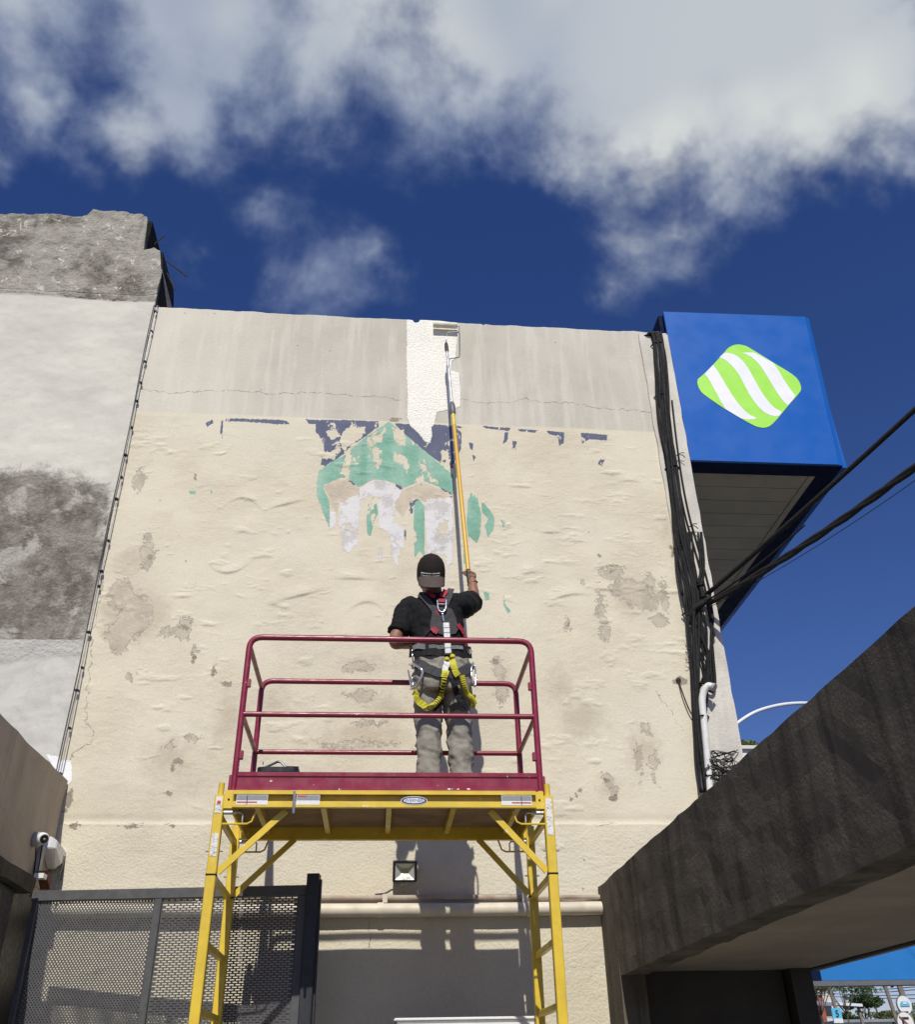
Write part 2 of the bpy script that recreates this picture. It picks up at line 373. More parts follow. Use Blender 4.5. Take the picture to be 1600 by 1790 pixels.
def old_plaster():
    "neighbour's wall: bare weathered parapet, white-washed middle, stained render below"
    m = bpy.data.materials.new('weathered_plaster'); m.use_nodes = True; g = G(m.node_tree); b = m.node_tree.nodes['Principled BSDF']
    p = g.pos(); px, py, pz = g.sep(p)
    a = g.n('ShaderNodeAttribute', {'attribute_name': 'zones'}); s = g.n('ShaderNodeSeparateColor', {}, i0=a.outputs['Color']).outputs
    bare, dark, pale, whit = s[0], s[1], s[2], a.outputs['Alpha']
    nA = g.sub(g.noise(p, 9, 6, 0.66, 0.4), 0.5); nB = g.sub(g.noise(p, 45, 3, 0.62), 0.5); nM = g.noise(p, 5, 6, 0.68, 0.3); nL = g.noise(p, 1.7, 3)
    def mask(f, amp=0.1, e=0.004, fine=0.02): return g.ss(g.add(f, g.add(g.mul(nA, amp), g.mul(nB, fine))), -e, e)
    c = g.mix(g.ss(nL, 0.35, 0.7), (0.605, 0.588, 0.512), (0.535, 0.518, 0.455))
    c = g.mix(g.mul(g.ss(nM, 0.55, 0.75), 0.4), c, (0.655, 0.635, 0.56))
    c = g.mix(g.mul(g.ss(g.noise(p, 14, 5, 0.7), 0.52, 0.7), 0.3), c, (0.47, 0.45, 0.39))
    # bare concrete
    con = g.mix(g.ss(nM, 0.38, 0.62), (0.14, 0.127, 0.105), (0.34, 0.315, 0.27))
    con = g.mix(g.mul(g.ss(nL, 0.42, 0.62), 0.75), con, (0.40, 0.38, 0.325))
    con = g.mix(g.ss(g.noise(p, 38, 4, 0.7), 0.60, 0.68), con, (0.075, 0.065, 0.055))
    con = g.mix(g.ss(g.noise(p, 7.5, 6, 0.7, 0.6), 0.585, 0.62), con, (0.60, 0.57, 0.48))
    con = g.mix(g.ss(g.noise(g.map(p, loc=(5, 0, 2)), 3.6, 4, 0.62, 0.3), 0.55, 0.75), con, (0.42, 0.40, 0.35))
    bm_ = mask(bare, 0.13); c = g.mix(bm_, c, con)
    drk = g.mix(g.ss(nM, 0.35, 0.68), (0.115, 0.10, 0.08), (0.27, 0.25, 0.21))
    drk = g.mix(g.ss(g.noise(p, 3.2, 6, 0.68, 0.6), 0.52, 0.64), drk, (0.44, 0.42, 0.36))
    drk = g.mix(g.mul(g.ss(g.noise(p, 13, 5, 0.72, 0.3), 0.48, 0.62), 0.55), drk, (0.33, 0.31, 0.265))
    drk = g.mix(g.mul(g.ss(g.noise(g.map(p, (6, 6, 0.9)), 1.0, 4, 0.6), 0.48, 0.7), 0.5), drk, (0.10, 0.09, 0.072))
    dm = mask(dark, 0.42, 0.10, 0.10); c = g.mix(g.mul(dm, 0.95), c, drk)
    c = g.mix(mask(pale, 0.022, 0.004, 0.012), c, g.mix(g.ss(nM, 0.4, 0.7), (0.545, 0.535, 0.49), (0.45, 0.44, 0.40)))
    c = g.mix(mask(whit, 0.04), c, (0.80, 0.80, 0.79))
    g.set(b, 'Base_Color', c); b.inputs['Roughness'].default_value = 0.92; b.inputs['Specular IOR Level'].default_value = 0.2
    rough_ = g.m('MAXIMUM', g.ss(bare, -0.02, 0.02), g.ss(dark, -0.03, 0.03))
    h = g.mul(g.noise(p, 34, 5, 0.68), g.add(0.003, g.mul(rough_, 0.018)))
    g.set(b, 'Normal', g.bump(h)); return m

MATS['wall'] = wall_paint(); MATS['plaster'] = old_plaster()
mat('concrete_yard', (0.27, 0.255, 0.23), 0.9, 0.15, 1.5, 0.004, 40)
mat('asphalt', (0.055, 0.055, 0.057), 0.9, 0.2, 6, 0.004, 120)
mat('core', (0.50, 0.46, 0.37), 0.9, 0.1, 3, 0.003, 50)
mat('brown_wall', (0.43, 0.365, 0.28), 0.9, 0.10, 2.2, 0.003, 60, streak=((0.24, 0.20, 0.155), 0.45))
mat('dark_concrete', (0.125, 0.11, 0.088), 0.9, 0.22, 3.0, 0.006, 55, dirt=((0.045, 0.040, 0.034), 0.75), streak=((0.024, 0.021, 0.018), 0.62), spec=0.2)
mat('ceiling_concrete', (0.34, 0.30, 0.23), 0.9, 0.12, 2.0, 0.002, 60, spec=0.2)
mat('dark_shade', (0.055, 0.052, 0.047), 0.8, 0.1, 3.0, 0.001, 60, spec=0.2)  # dark grey with the shade of canopy and recess put into it
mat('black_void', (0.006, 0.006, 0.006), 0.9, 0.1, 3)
mat('mossy_ledge', (0.085, 0.078, 0.062), 0.95, 0.3, 6, 0.006, 50, dirt=((0.19, 0.18, 0.155), 0.6), spec=0.2)

# ================================================================ ground
mb = MB(); R_ = 1500.0
mb.add([(-R_, -R_, 0), (R_, -R_, 0), (R_, R_, 0), (-R_, R_, 0)], [(0,1,2,3)])
tag(mb.build('ground', 'concrete_yard', fix=False), kind='structure')
mb = MB(); mb.add([(4.6, -60, 0.004), (60, -60, 0.004), (60, 160, 0.004), (4.6, 160, 0.004)], [(0,1,2,3)])
tag(mb.build('road', 'asphalt', fix=False), kind='structure')

# ================================================================ painted building
XR, XL = 2.735, -2.294
ztopL, ztopR = P(275, 537, D).z, P(1140, 582, D).z
bld = thing('painted_building', (0.2, D, 0), 'building with cream wall carrying a faded peeling mural of a green roof and arches', 'building')
poly = {}
poly['fresh'] = [[(711,545),(803,545),(799,566),(799,600),(797,626),(790,632),(789,648),(803,652),(806,690),(805,711),(796,714),(783,717),(764,721),(760,742),(755,747),(755,765),(753,774),(746,773),(742,770),(734,760),(717,744),(712,730),(713,697),(711,640)]]
poly['navy'] = [[(553,734),(610,735),(660,737),(662,746),(640,764),(614,779),(600,796),(569,815),(560,812),(566,790),(563,770),(552,755)],
    [(690,741),(791,743),(807,756),(806,786),(792,812),(775,812),(758,801),(728,776),(700,752)],
    [(395,732),(470,733),(500,736),(508,742),(485,742),(440,738),(395,737)],[(535,733),(560,735),(560,742),(540,741)],[(360,740),(372,733),(374,740),(363,746)],[(387,735),(391,735),(389,768),(386,760)],
    [(791,743),(812,746),(806,748),(791,747)],[(842,744),(893,748),(890,753),(850,749)],[(905,750),(942,752),(935,757),(908,754)],[(955,754),(987,757),(985,776),(978,780),(974,763),(960,760)],[(882,755),(888,756),(886,772),(880,776)],[(1014,757),(1062,760),(1060,770),(1030,768),(1018,775)],[(1048,803),(1056,804),(1052,816),(1046,812)],[(896,770),(904,772),(902,786),(896,784)],
    [(606,838),(612,836),(623,846),(619,849)],[(683,842),(697,847),(706,854),(700,857),(689,850)],[(770,851),(785,859),(794,866),(791,871),(778,861)],[(712,892),(717,877),(729,872),(734,875),(724,883),(721,897),(714,902)],[(708,925),(711,926),(710,948),(707,945)],
    [(772,815),(793,813),(793,817),(775,819)],[(820,772),(828,776),(826,788),(822,784)],[(826,795),(832,799),(829,806)]]
LOSS = [[(689,748),(706,752),(711,778),(698,782),(690,766)],[(655,778),(664,788),(666,812),(658,819),(652,806)],[(687,790),(701,794),(713,800),(714,822),(709,832),(706,813),(690,808)],[(601,790),(613,783),(611,810),(605,832),(597,829),(601,808)],[(614,744),(639,748),(637,765),(618,776),(600,786),(594,772),(600,756)],[(570,755),(590,752),(596,764),(580,770)],[(734,811),(746,815),(750,828),(740,822)],[(768,790),(784,786),(786,805),(772,806)],[(648,895),(656,900),(654,925),(649,915)],[(572,790),(592,796),(585,803),(570,804)],[(748,830),(765,836),(768,850),(755,842)]]
poly['green'] = [[(680,737),(700,752),(728,776),(758,801),(793,831),(794,864),(769,851),(739,840),(706,853),(676,840),(654,838),(626,851),(610,837),(596,834),(566,847),(567,856),(576,875),(576,922),(566,897),(555,867),(554,842),(559,820),(600,796),(640,764)],
    [(650,873),(658,878),(661,897),(655,910),(648,937),(642,933),(641,905),(644,880)],
    [(724,884),(727,876),(733,874),(742,884),(743,975),(734,962),(725,974),(723,925)],
    [(824,859),(836,872),(841,897),(840,936),(834,948),(819,936),(816,911),(819,873)],
    [(842,876),(858,892),(865,906),(863,925),(853,940),(847,919),(854,906),(843,895)],
    [(846,1034),(855,1036),(856,1048),(848,1050)],[(880,1040),(890,1036),(889,1048),(884,1056),(893,1068),(887,1072),(880,1056)],[(876,908),(884,914),(880,922)],
    [(330,857),(343,858),(341,863),(331,862)],[(366,857),(371,857),(370,863)],[(812,955),(817,955),(816,985),(810,984)],[(870,1113),(900,1115),(898,1122),(872,1120)]]
poly['white'] = [[(592,879),(626,864),(628,893),(624,950),(611,968),(603,966),(596,935)],[(576,890),(590,894),(588,925),(577,926)],
    [(626,856),(660,838),(680,842),(704,856),(690,880),(688,910),(705,925),(706,960),(692,978),(682,965),(680,930),(664,925),(661,880),(645,866),(630,872)],
    [(744,872),(790,868),(793,985),(784,990),(780,970),(745,968),(744,930)],[(660,955),(666,957),(665,982),(660,978)],[(688,975),(697,970),(696,990)]]
poly['pink'] = [[(566,849),(596,836),(612,842),(626,853),(640,866),(592,880),(590,900),(578,876)],[(690,862),(706,856),(739,842),(769,853),(793,866),(793,880),(745,878),(720,872),(706,905),(690,890)]]
PEEL = [(245,835,9,18),(258,970,13,22),(262,940,5,6),(212,1035,20,24),(238,1075,26,38),(215,1105,24,34),(322,1100,16,18),(340,1140,4,7),(300,1105,16,9),(230,1185,6,8),(1068,1000,22,12),(1100,1030,38,16),(1135,1015,8,8),(1130,1050,28,14),(1165,1045,8,26),(1155,1085,14,12),(1053,1075,8,36),(1058,1105,7,15),(994,1092,4,9),(870,1165,12,18),(878,1200,9,26),(868,1150,6,5),(1065,1360,10,16),(1075,1385,7,9),(1130,1275,7,9),(1120,1330,7,26),(1145,1335,6,20),(1020,1020,3,4),
        (630,1165,26,10),(635,1215,22,9),(300,1305,10,7),(335,1288,11,5),(640,1265,20,5),(620,1300,50,6)]
CONC = [(1068,998,8,3),(995,1092,4,7),(868,1155,6,5),(340,1150,4,6),(262,972,5,5),(1016,1380,3,3),(1007,1388,4,3),(997,1395,4,3),(340,830,2,5),(322,1096,10,3),(1075,1395,8,6),(1060,1362,6,6),(130,1443,10,4),(230,1443,10,3),(300,1441,8,3),(290,1385,7,4),(310,1330,8,5),(300,1340,4,9),(690,735,8,4),(1175,965,4,9),(1050,970,4,3),(1190,1190,12,9),(120,1395,5,22),(1280,1310,5,5),(395,1195,7,4),(375,1165,4,12)]
STAIN = [(235,1075,70,60),(230,980,40,30),(1110,1040,60,40),(640,1160,60,25),(640,1220,50,25),(640,1290,120,40),(880,1190,25,45),(1125,1310,40,50),(1165,930,14,60),(1065,1375,30,30),(290,1320,60,40),(320,1370,60,30),(680,1240,60,30),(480,1225,50,30),(560,1340,60,12),(980,1200,30,50),(1020,1260,60,40),(400,1260,40,60),(760,1460,60,8)]
CRACKS = [[(245,682),(300,688),(380,684),(430,683),(470,690),(540,687),(600,690),(640,693),(700,699)],[(805,695),(830,703),(860,704),(895,703),(920,698),(950,707),(1000,704),(1050,715),(1100,717),(1150,722)],
    [(190,900),(182,990),(170,1080),(156,1110),(163,1122),(155,1180),(150,1235),(152,1262),(163,1284),(155,1300),(138,1310),(118,1330)],[(110,1442),(140,1444)],[(225,1441),(250,1440)],[(285,1442),(305,1441)],[(1040,1443),(1075,1441)],
    [(1150,1210),(1180,1255),(1195,1280)],[(645,1590),(648,1625),(641,1660)]]
def ell(X, Z, L, Y=D):
    f = np.full(X.shape, -1.0)
    for (u, v, ru, rv) in L:
        c = P(u, v, Y); rx = (P(u+ru, v, Y)-c).length; rz = abs(P(u, v-rv, Y).z-c.z)
        dd = np.sqrt(((X-c.x)/rx)**2+((Z-c.z)/rz)**2); f = np.maximum(f, (1-dd)*min(rx, rz))
    return f
def uni(X, Z, L): 
    f = np.full(X.shape, -1.0)
    for pl in L: f = np.maximum(f, sdf_poly(X, Z, wp(pl)))
    return f
def main_attrs(X, Z):
    zu = P(235, 718, D).z+(P(1150, 755, D).z-P(235, 718, D).z)*(X-P(235, 718, D).x)/(P(1150, 755, D).x-P(235, 718, D).x)
    upper = Z-zu
    wx = (fbm(X*6, Z*6, 4, 5)-0.5)*0.05; wz = (fbm(X*6, Z*6, 4, 9)-0.5)*0.05
    cr = np.full(X.shape, 1.0); jx = (fbm(X*22, Z*22, 3, 31)-0.5)*0.05; jz = (fbm(X*22, Z*22, 3, 37)-0.5)*0.05
    for l in CRACKS: cr = np.minimum(cr, dist_line(X+jx, Z+jz, wp(l)))
    z0 = np.zeros_like(X)
    patch = uni(X, Z, [[(96,1330),(124,1328),(126,1362),(118,1372),(100,1345)]])
    return {'paint_a': [uni(X, Z, poly['fresh']), uni(X+wx*.25, Z+wz*.25, poly['navy']), uni(X+wx*.12, Z+wz*.12, poly['green']), uni(X+wx*.5, Z+wz*.5, poly['white'])],
            'paint_b': [uni(X+wx*.4, Z+wz*.4, poly['pink']), ell(X+wx*1.6, Z+wz*1.6, PEEL), upper, ell(X+wx, Z+wz, CONC)],
            'wear': [cr, uni(X+wx*.6, Z+wz*.6, LOSS), ell(X+wx*2, Z+wz*2, STAIN), patch]}
BL = []
for i in range(120):
    u = random.uniform(170, 1150); v = random.choice([random.uniform(790, 1130), random.uniform(800, 1420), random.uniform(850, 1010)])
    c = P(u, v, D); BL.append((c.x, c.z, random.uniform(0.015, 0.065), random.uniform(0.003, 0.008), random.uniform(0.002, 0.006), random.uniform(-0.35, 0.35)))
for (u, v, rx, rz, h, s) in [(500,880,.12,.02,.014,.35),(430,870,.12,.02,.012,-.2),(400,1000,.12,.02,.014,.1),(525,1040,.14,.025,.016,.3),(480,1055,.05,.03,.012,0),(990,1040,.13,.02,.014,.25),(1060,1030,.1,.02,.012,-.1),(640,1050,.10,.03,.014,.1),(960,930,.06,.02,.012,0),(1100,840,.08,.02,.01,0),(925,1000,.09,.02,.01,.2),(620,1010,.12,.02,.012,0),(600,1110,.1,.02,.01,0)]:
    c = P(u, v, D); BL.append((c.x, c.z, rx, rz, h, s))
def main_relief(X, Z):
    Y = np.full(X.shape, D)-(fbm(X*1.3, Z*1.3, 3, 3)-0.5)*0.025
    low = 1/(1+np.exp(-(P(600, 760, D).z-Z)*14))
    Y -= low*((fbm(X*6, Z*9, 4, 21)-0.5)*0.004+np.maximum(0, fbm(X*5, Z*13, 4, 44)-0.64)*0.032*(fbm(X*0.9, Z*0.9, 2, 77) > 0.52))
    for (cx, cz, rx, rz, h, s) in BL:
        k = (np.abs(X-cx) < rx*2.6) & (np.abs(Z-cz) < 0.2)
        if not k.any(): continue
        dxx = X[k]-cx; dzz = Z[k]-cz-s*dxx-(mnoise.noise((cx*3, cz*3, 0))*6)*dxx*dxx
        Y[k] -= 0.75*h*np.exp(-(dxx/rx)**2)*np.where(dzz > 0, np.exp(-(dzz/(rz*3.2))**2), np.exp(-(dzz/(rz*0.6))**2))
    zj = P(600, 1440, D).z; Y -= np.where(Z < zj, 0.004, 0)+0.003*np.exp(-((Z-zj)/0.012)**2)
    Y += 0.012*np.exp(-((Z-zj-0.03)/0.03)**2)*0.4
    return Y
xs = np.linspace(XL, XR, 740)
zt = ztopL+(ztopR-ztopL)*(xs-XL)/(XR-XL)+(fbm(xs*5, xs*0, 5, 71)-0.5)*0.03
nt = P(728, 562, D).x; zt -= 0.032*np.exp(-((xs-nt)/0.03)**6); nt = P(845, 568, D).x; zt -= 0.014*np.exp(-((xs-nt)/0.012)**4)
grid_wall('wall', xs, zt, 1.75, 920, main_relief, main_attrs, MATS['wall'], bld, D+0.12)
mb = MB(); mb.box((XL, D+0.01, 0), (XR, D+0.13, 1.748)); mb.build('lower_wall', 'core', bld)
mb = MB(); mb.box((XL+0.01, D+0.125, 0), (XR-0.004, 17, ztopR-0.06)); mb.build('core', 'core', bld)
# white-washed strip at the right hand corner, 6 mm proud of the wall
x0 = 2.44
mat('strip', (0.585, 0.56, 0.49), 0.9, 0.12, 3.0, 0.005, 45, dirt=((0.34, 0.31, 0.25), 0.65), streak=((0.68, 0.66, 0.60), 0.6), spec=0.2, chips=((0.25, 0.22, 0.18), 0.70, 9))
mb = MB(); prev = None; N = 60; za, zb = 1.75, ztopR-0.03; vs = []
for i in range(N+1):
    t = i/N; z = za+(zb-za)*t; j = mnoise.noise((z*4, 0, 3))*0.012
    vs += [(x0+j+0.06*(1-t), D+0.01, z), (x0+j+0.06*(1-t)+0.006, D-0.018, z), (XR+0.004+mnoise.noise((z*6, 5, 3))*0.008, D-0.018, z), (XR+0.006, D+0.01, z)]
mb.add(vs, [(i*4+k, i*4+k+1, i*4+k+5, i*4+k+4) for i in range(N) for k in range(3)]+[(N*4, N*4+1, N*4+2, N*4+3), (3, 2, 1, 0)])
mb.build('corner_strip', 'strip', bld)

# ================================================================ neighbour building on the left
nb = thing('neighbour_building', (-3.6, D, 0), 'taller pale building at the left edge with bare weathered concrete parapet', 'building')
zB = P(130, 519, D).z
def nb_attrs(X, Z):
    wx = (fbm(X*3, Z*3, 4, 105)-0.5)*0.25; wz = (fbm(X*3, Z*3, 4, 109)-0.5)*0.25
    L = lambda pts: sdf_poly(X+wx*.5, Z+wz*.5, wp(pts))
    bare = Z-zB-0.02*np.sin(X*3)
    dark = np.maximum(L([(-200,825),(60,822),(130,838),(192,850),(196,880),(184,960),(170,1020),(156,1090),(140,1140),(60,1150),(-200,1150)]), -0.4)
    pale = sdf_poly(X, Z, wp([(-300,1116),(150,1118),(110,1330),(90,1400),(-300,1400)]))
    wh = sdf_poly(X, Z, wp([(80,1318),(105,1322),(105,1360),(92,1340)]))
    return {'zones': [bare, dark, pale, wh]}
def nb_relief(X, Z):
    Y = np.full(X.shape, D+0.004)-(fbm(X*1.4, Z*1.4, 3, 203)-0.5)*0.03
    return Y-np.where(Z > zB, (fbm(X*6, Z*6, 5, 207, 0.6)-0.5)*0.05, (fbm(X*6, Z*9, 4, 209)-0.5)*0.012)
xs = np.linspace(-5.4, XL-0.002, 240)
grid_wall('wall', xs, np.full(240, zB+0.06), 2.2, 380, nb_relief, nb_attrs, MATS['plaster'], nb, D+0.3)
top = np.interp(xs, [-5.4, -3.16, -3.12, -2.56, -2.52, -2.42, -2.36, -2.31], [P(0,374,D).z-.01, P(158,377,D).z, P(162,367,D).z, P(258,374,D).z, P(264,412,D).z-0.2, P(284,431,D).z+0.01, P(284,432,D).z-.03, P(275,470,D).z-.0])
top = top+(fbm(xs*7, xs*0, 5, 301)-0.5)*0.07
XE = np.linspace(-5.4, XL-0.002, 240)
grid_wall('parapet', xs, top, zB+0.062, 110, lambda X, Z: nb_relief(X, Z)+0.03*np.clip((Z-zB-0.3), 0, 1)*(X > -2.6), nb_attrs, MATS['plaster'], nb, D+0.62)
mb = MB(); mb.box((-5.4, D+0.305, 0), (XL-0.02, 15, zB-0.1)); mb.build('core', 'core', nb)
mat('parapet_black', (0.016, 0.016, 0.016), 0.95, 0.4, 10, 0.006, 40, spec=0.1)  # near-black colour for the plates over the parapet's stepped end
xe = XL+0.016; mb = MB(); mb.prism([(xe, D+0.02, zB-0.09), (xe, D+0.60, zB-0.09), (xe-0.02, D+0.60, zB+0.45), (xe-0.055, D+0.60, P(284,432,D).z-0.01), (xe-0.055, D+0.03, P(284,432,D).z-0.04), (xe-0.02, D+0.02, zB+0.45)], (-0.04, 0, 0)); mb.build('parapet_end', 'parapet_black', nb)
mb = MB(); mb.box((-2.60, D+0.06, P(284,432,D).z-0.1), (-2.513, D+0.58, P(258,376,D).z-0.03)); mb.build('parapet_end', 'parapet_black', nb)
mat('rusty_bar', (0.05, 0.035, 0.028), 0.85, 0.3, 40, metal=0.3)
for (a, b_) in [((264,432),(287,413)),((289,455),(328,484)),((292,478),(306,507))]:
    mb = MB(); mb.tube([P(*a, D+0.22), P(*b_, D+0.22)], 0.007, 6); mb.build('reinforcing_bar', 'rusty_bar', nb)
mat('gate_post', (0.011, 0.0115, 0.013), 0.5, 0.15, 20)

# ================================================================ cable run between the two buildings
mat('galvanised', (0.42, 0.41, 0.39), 0.45, 0.2, 20, metal=0.6)
mat('black_cable', (0.016, 0.0155, 0.0155), 0.7, 0.25, 30, spec=0.2)
mat('grey_cable', (0.07, 0.07, 0.075), 0.6, 0.2, 30, spec=0.3)
mat('white_pvc', (0.70, 0.69, 0.66), 0.4, 0.08, 8, dirt=((0.45, 0.42, 0.36), 0.5))
xc = -2.275
run = thing('cable_run', (xc, D-0.02, 3.3), 'two thin grey cables clipped down the seam between neighbouring walls', 'cable')
zt0, zb0 = ztopL+0.03, P(105, 1340, D).z
for k, (off, r, mm) in enumerate(((-0.013, 0.0048, "grey_cable"), (0.012, 0.0042, "galvanised"))):
    pts = [(xc+off+0.005*math.sin(z*3.1+k*2), D-0.035-0.006*math.sin(z*1.7+k), z) for z in np.linspace(zb0-0.3, zt0-0.05, 40)]+[(xc+off, D+0.02, zt0), (xc+off, D+0.25, zt0)]
    MB().tube(pts, r, 6).build('cable', mm, run, smooth=True)
for i, z in enumerate(np.linspace(zb0, zt0-0.15, 17)+RNG.uniform(-0.08, 0.08, 17)):
    MB().box((xc-0.004+0.01*(i % 2), D-0.05, z-0.007), (xc+0.022, D-0.02, z+0.007)).build('clip', 'black_cable', run)

# ================================================================ left boundary wall with ledge
XW = -2.21
lw = thing('boundary_wall', (XW, 3.5, 0), 'shaded brown side wall at the left with a mossy concrete ledge', 'wall')
ztw = H+2.21/1.179
def roughbox(lo, hi, nx, ny, nz, amp, sc, seed):
    "subdivided box, lightly uneven"
    bm = bmesh.new(); bmesh.ops.create_cube(bm, size=1)
    for ax, n in ((0, nx), (1, ny), (2, nz)):
        for i in range(1, n):
            co = Vector((0, 0, 0)); co[ax] = -0.5+i/n; no = Vector((0, 0, 0)); no[ax] = 1
            bmesh.ops.bisect_plane(bm, geom=bm.verts[:]+bm.edges[:]+bm.faces[:], plane_co=co, plane_no=no)
    lo, hi = Vector(lo), Vector(hi); c, s = (lo+hi)/2, hi-lo
    mb = MB(); bm.verts.ensure_lookup_table()
    vs = []
    for v in bm.verts:
        q = Vector((c.x+v.co.x*s.x, c.y+v.co.y*s.y, c.z+v.co.z*s.z))
        vs.append(q+Vector([mnoise.noise((q*sc)+Vector((seed+k*9, 0, 0)))*amp for k in range(3)]))
    mb.add(vs, [tuple(v.index for v in f.verts) for f in bm.faces]); bm.free(); return mb
roughbox((XW-0.25, -3, H+1.14), (XW, D-0.02, ztw), 1, 90, 10, 0.010, 5, 1).build('upper_wall', 'brown_wall', lw)
roughbox((XW-0.25, 6.12, H+1.075), (XW-0.004, D-0.02, H+1.138), 1, 6, 3, 0.004, 5, 2).build('end_wall', 'brown_wall', lw)
roughbox((XW-0.25, 6.12, 0), (XW-0.006, D-0.02, H+1.073), 1, 6, 8, 0.004, 5, 2).build('gate_recess', 'gate_post', lw)
roughbox((XW-0.25, -3, H+1.03), (XW+0.13, 6.17, H+1.115), 2, 80, 2, 0.012, 7, 3).build('ledge', 'mossy_ledge', lw)
roughbox((XW-0.10, 4.70, 0), (XW-0.03, 5.42, H+1.028), 1, 5, 10, 0.004, 5, 4).build('pillar', 'dark_concrete', lw)
MB().box((XW-0.9, -3, 0), (XW-0.8, 6.1, H+1.02)).build('back_wall', 'dark_shade', lw)  # recess wall, the dark of the opening put into its colour
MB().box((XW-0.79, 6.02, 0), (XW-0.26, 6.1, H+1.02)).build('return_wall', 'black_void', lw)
MB().bar((XW+0.03, 5.88, 0), (XW+0.03, 5.88, H+1.02), 0.09, 0.30, up=(0, 1, 0)).build('hinge_post', 'gate_post', lw)

# security camera on the side wall
mat('white_plastic', (0.72, 0.72, 0.71), 0.3, 0.04, 20)
mat('grey_plastic', (0.34, 0.345, 0.35), 0.5, 0.06, 20)
mat('lens_black', (0.01, 0.01, 0.012), 0.15, 0.1, 20)
mat('rust', (0.17, 0.06, 0.035), 0.9, 0.3, 30)
sc_ = thing('security_camera', PX(60, 1468, XW), 'white dome security camera on the shaded side wall', 'camera')
c0 = PX(60, 1467, XW+0.005); ax = Vector((1, -0.25, -0.1)).normalized()
auto_smooth(MB().lathe(c0, (1, 0, 0), [(0.046, 0), (0.048, 0.012), (0.045, 0.034), (0.036, 0.042)], 28).build('base', 'grey_plastic', sc_))
look = Vector((0.62, -0.72, -0.32)).normalized(); cc = c0+Vector((0.055, -0.012, 0.004))
auto_smooth(MB().lathe(cc-look*0.045, look, [(0.010, 0), (0.026, 0.010), (0.035, 0.025), (0.037, 0.042), (0.036, 0.062), (0.031, 0.070)], 28).build('dome', 'white_plastic', sc_))
lf = auto_smooth(MB().lathe(cc+look*0.022, look, [(0.026, 0), (0.027, 0.006), (0.021, 0.009), (0.009, 0.005)], 24).build('lens_face', 'lens_black', sc_))
MB().lathe(cc+look*0.029, look, [(0.007, 0), (0.007, 0.004), (0.003, 0.006)], 14).build('lens', 'grey_plastic', lf)
MB().tube(smooth([c0+Vector((0.02, 0, -0.05)), c0+Vector((0.025, 0.03, -0.13)), c0+Vector((0.02, 0.07, -0.24)), c0+Vector((0.02, 0.09, -0.33))]), 0.0045, 6).build('cable', 'black_cable', sc_)
MB().tube(smooth([cc+Vector((-0.01, 0.04, -0.03)), c0+Vector((0.03, 0.10, -0.16)), c0+Vector((0.02, 0.095, -0.33))]), 0.004, 6).build('cable', 'black_cable', sc_)

# louvred box beside the camera
vx = thing('alarm_box', PX(88, 1510, XW), 'pale louvred box with slanted bottom beside the dome camera', 'alarm box')
def yz(u, v): q = PX(u, v, XW); return q.y, q.z
ya, za_ = yz(80, 1464); yb, zb_ = yz(104, 1475); ym, zm = yz(90, 1525)
y0, y1 = ya-0.04, yb+0.04
def ring(x, ins): return [(x, y0+ins, za_-ins), (x, y1-ins, za_-0.04-ins), (x, y1-ins, zm+0.09), (x, (y0+y1)/2-0.01, zm+ins*1.5), (x, y0+ins, zm+0.10)]
mb = MB(); mb.add(ring(XW+0.002, 0)+ring(XW+0.05, 0)+ring(XW+0.085, 0.022), [(i, (i+1)%5, 5+(i+1)%5, 5+i) for i in range(5)]+[(5+i, 5+(i+1)%5, 10+(i+1)%5, 10+i) for i in range(5)]+[(4,3,2,1,0),(10,11,12,13,14)])
cv = mb.build('cover', 'white_plastic', vx, bevel=0.004)
for i in range(10):
    z = za_-0.085-i*0.0155
    MB().box((XW+0.0853, y1-0.17-i*0.002, z-0.0048), (XW+0.088, y1-0.028, z+0.0048)).build('louvre_slot', 'lens_black', cv)
MB().box((XW+0.001, y0-0.06, zm-0.06), (XW+0.03, y0-0.01, zm+0.10)).build('mounting_plate', 'grey_plastic', vx)
q = PX(78, 1538, XW+0.06)
MB().obox(q, (0.03, 0, 0), (0, 0.05, -0.03), (0, 0.006, 0.02)).build('rusty_bracket', 'rust', vx)
MB().box((q.x-0.03, q.y-0.13, q.z-0.01), (q.x+0.03, q.y-0.06, q.z+0.02)).build('terminal_cap', 'white_plastic', vx)

# ================================================================ perforated gate
mat('gate_grey', (0.088, 0.088, 0.089), 0.45, 0.10, 15, spec=0.4, dirt=((0.15, 0.145, 0.14), 0.35))
mat('gate_dark', (0.030, 0.032, 0.038), 0.45, 0.10, 15, spec=0.4)
ga, gb = Vector((-2.11, 6.29, 0)), Vector((-0.372, 6.12, 0)); gx = (gb-ga).normalized(); gn = Vector((gx.y, -gx.x, 0)); GW = (gb-ga).length
gtop = H+1.059
gate = thing('perforated_gate', ga+Vector((0.8, 0, 0)), 'dark grey perforated steel gate standing open against the cream wall', 'gate')
def gp(x, z, off=0): q = ga+gx*x+gn*off; return Vector((q.x, q.y, z))
def gbar(name, x0, z0, x1, z1, w, t=0.045, m='gate_grey'):
    return MB().bar(gp(x0, z0), gp(x1, z1), t, w, up=(gx if abs(x1-x0) < 1e-6 else (0, 0, 1))).build(name, m, gate)
gbar('top_rail', 0, gtop-0.03, GW-0.06, gtop-0.03, 0.06)
gbar('bottom_rail', 0, 0.12, GW-0.06, 0.12, 0.08)
XD = [0.78]
gbar('mid_stile', XD[0], 0.16, XD[0], gtop-0.0605, 0.045)
gbar('hinge_stile', 0.02, 0.16, 0.02, gtop-0.0605, 0.03, 0.03)
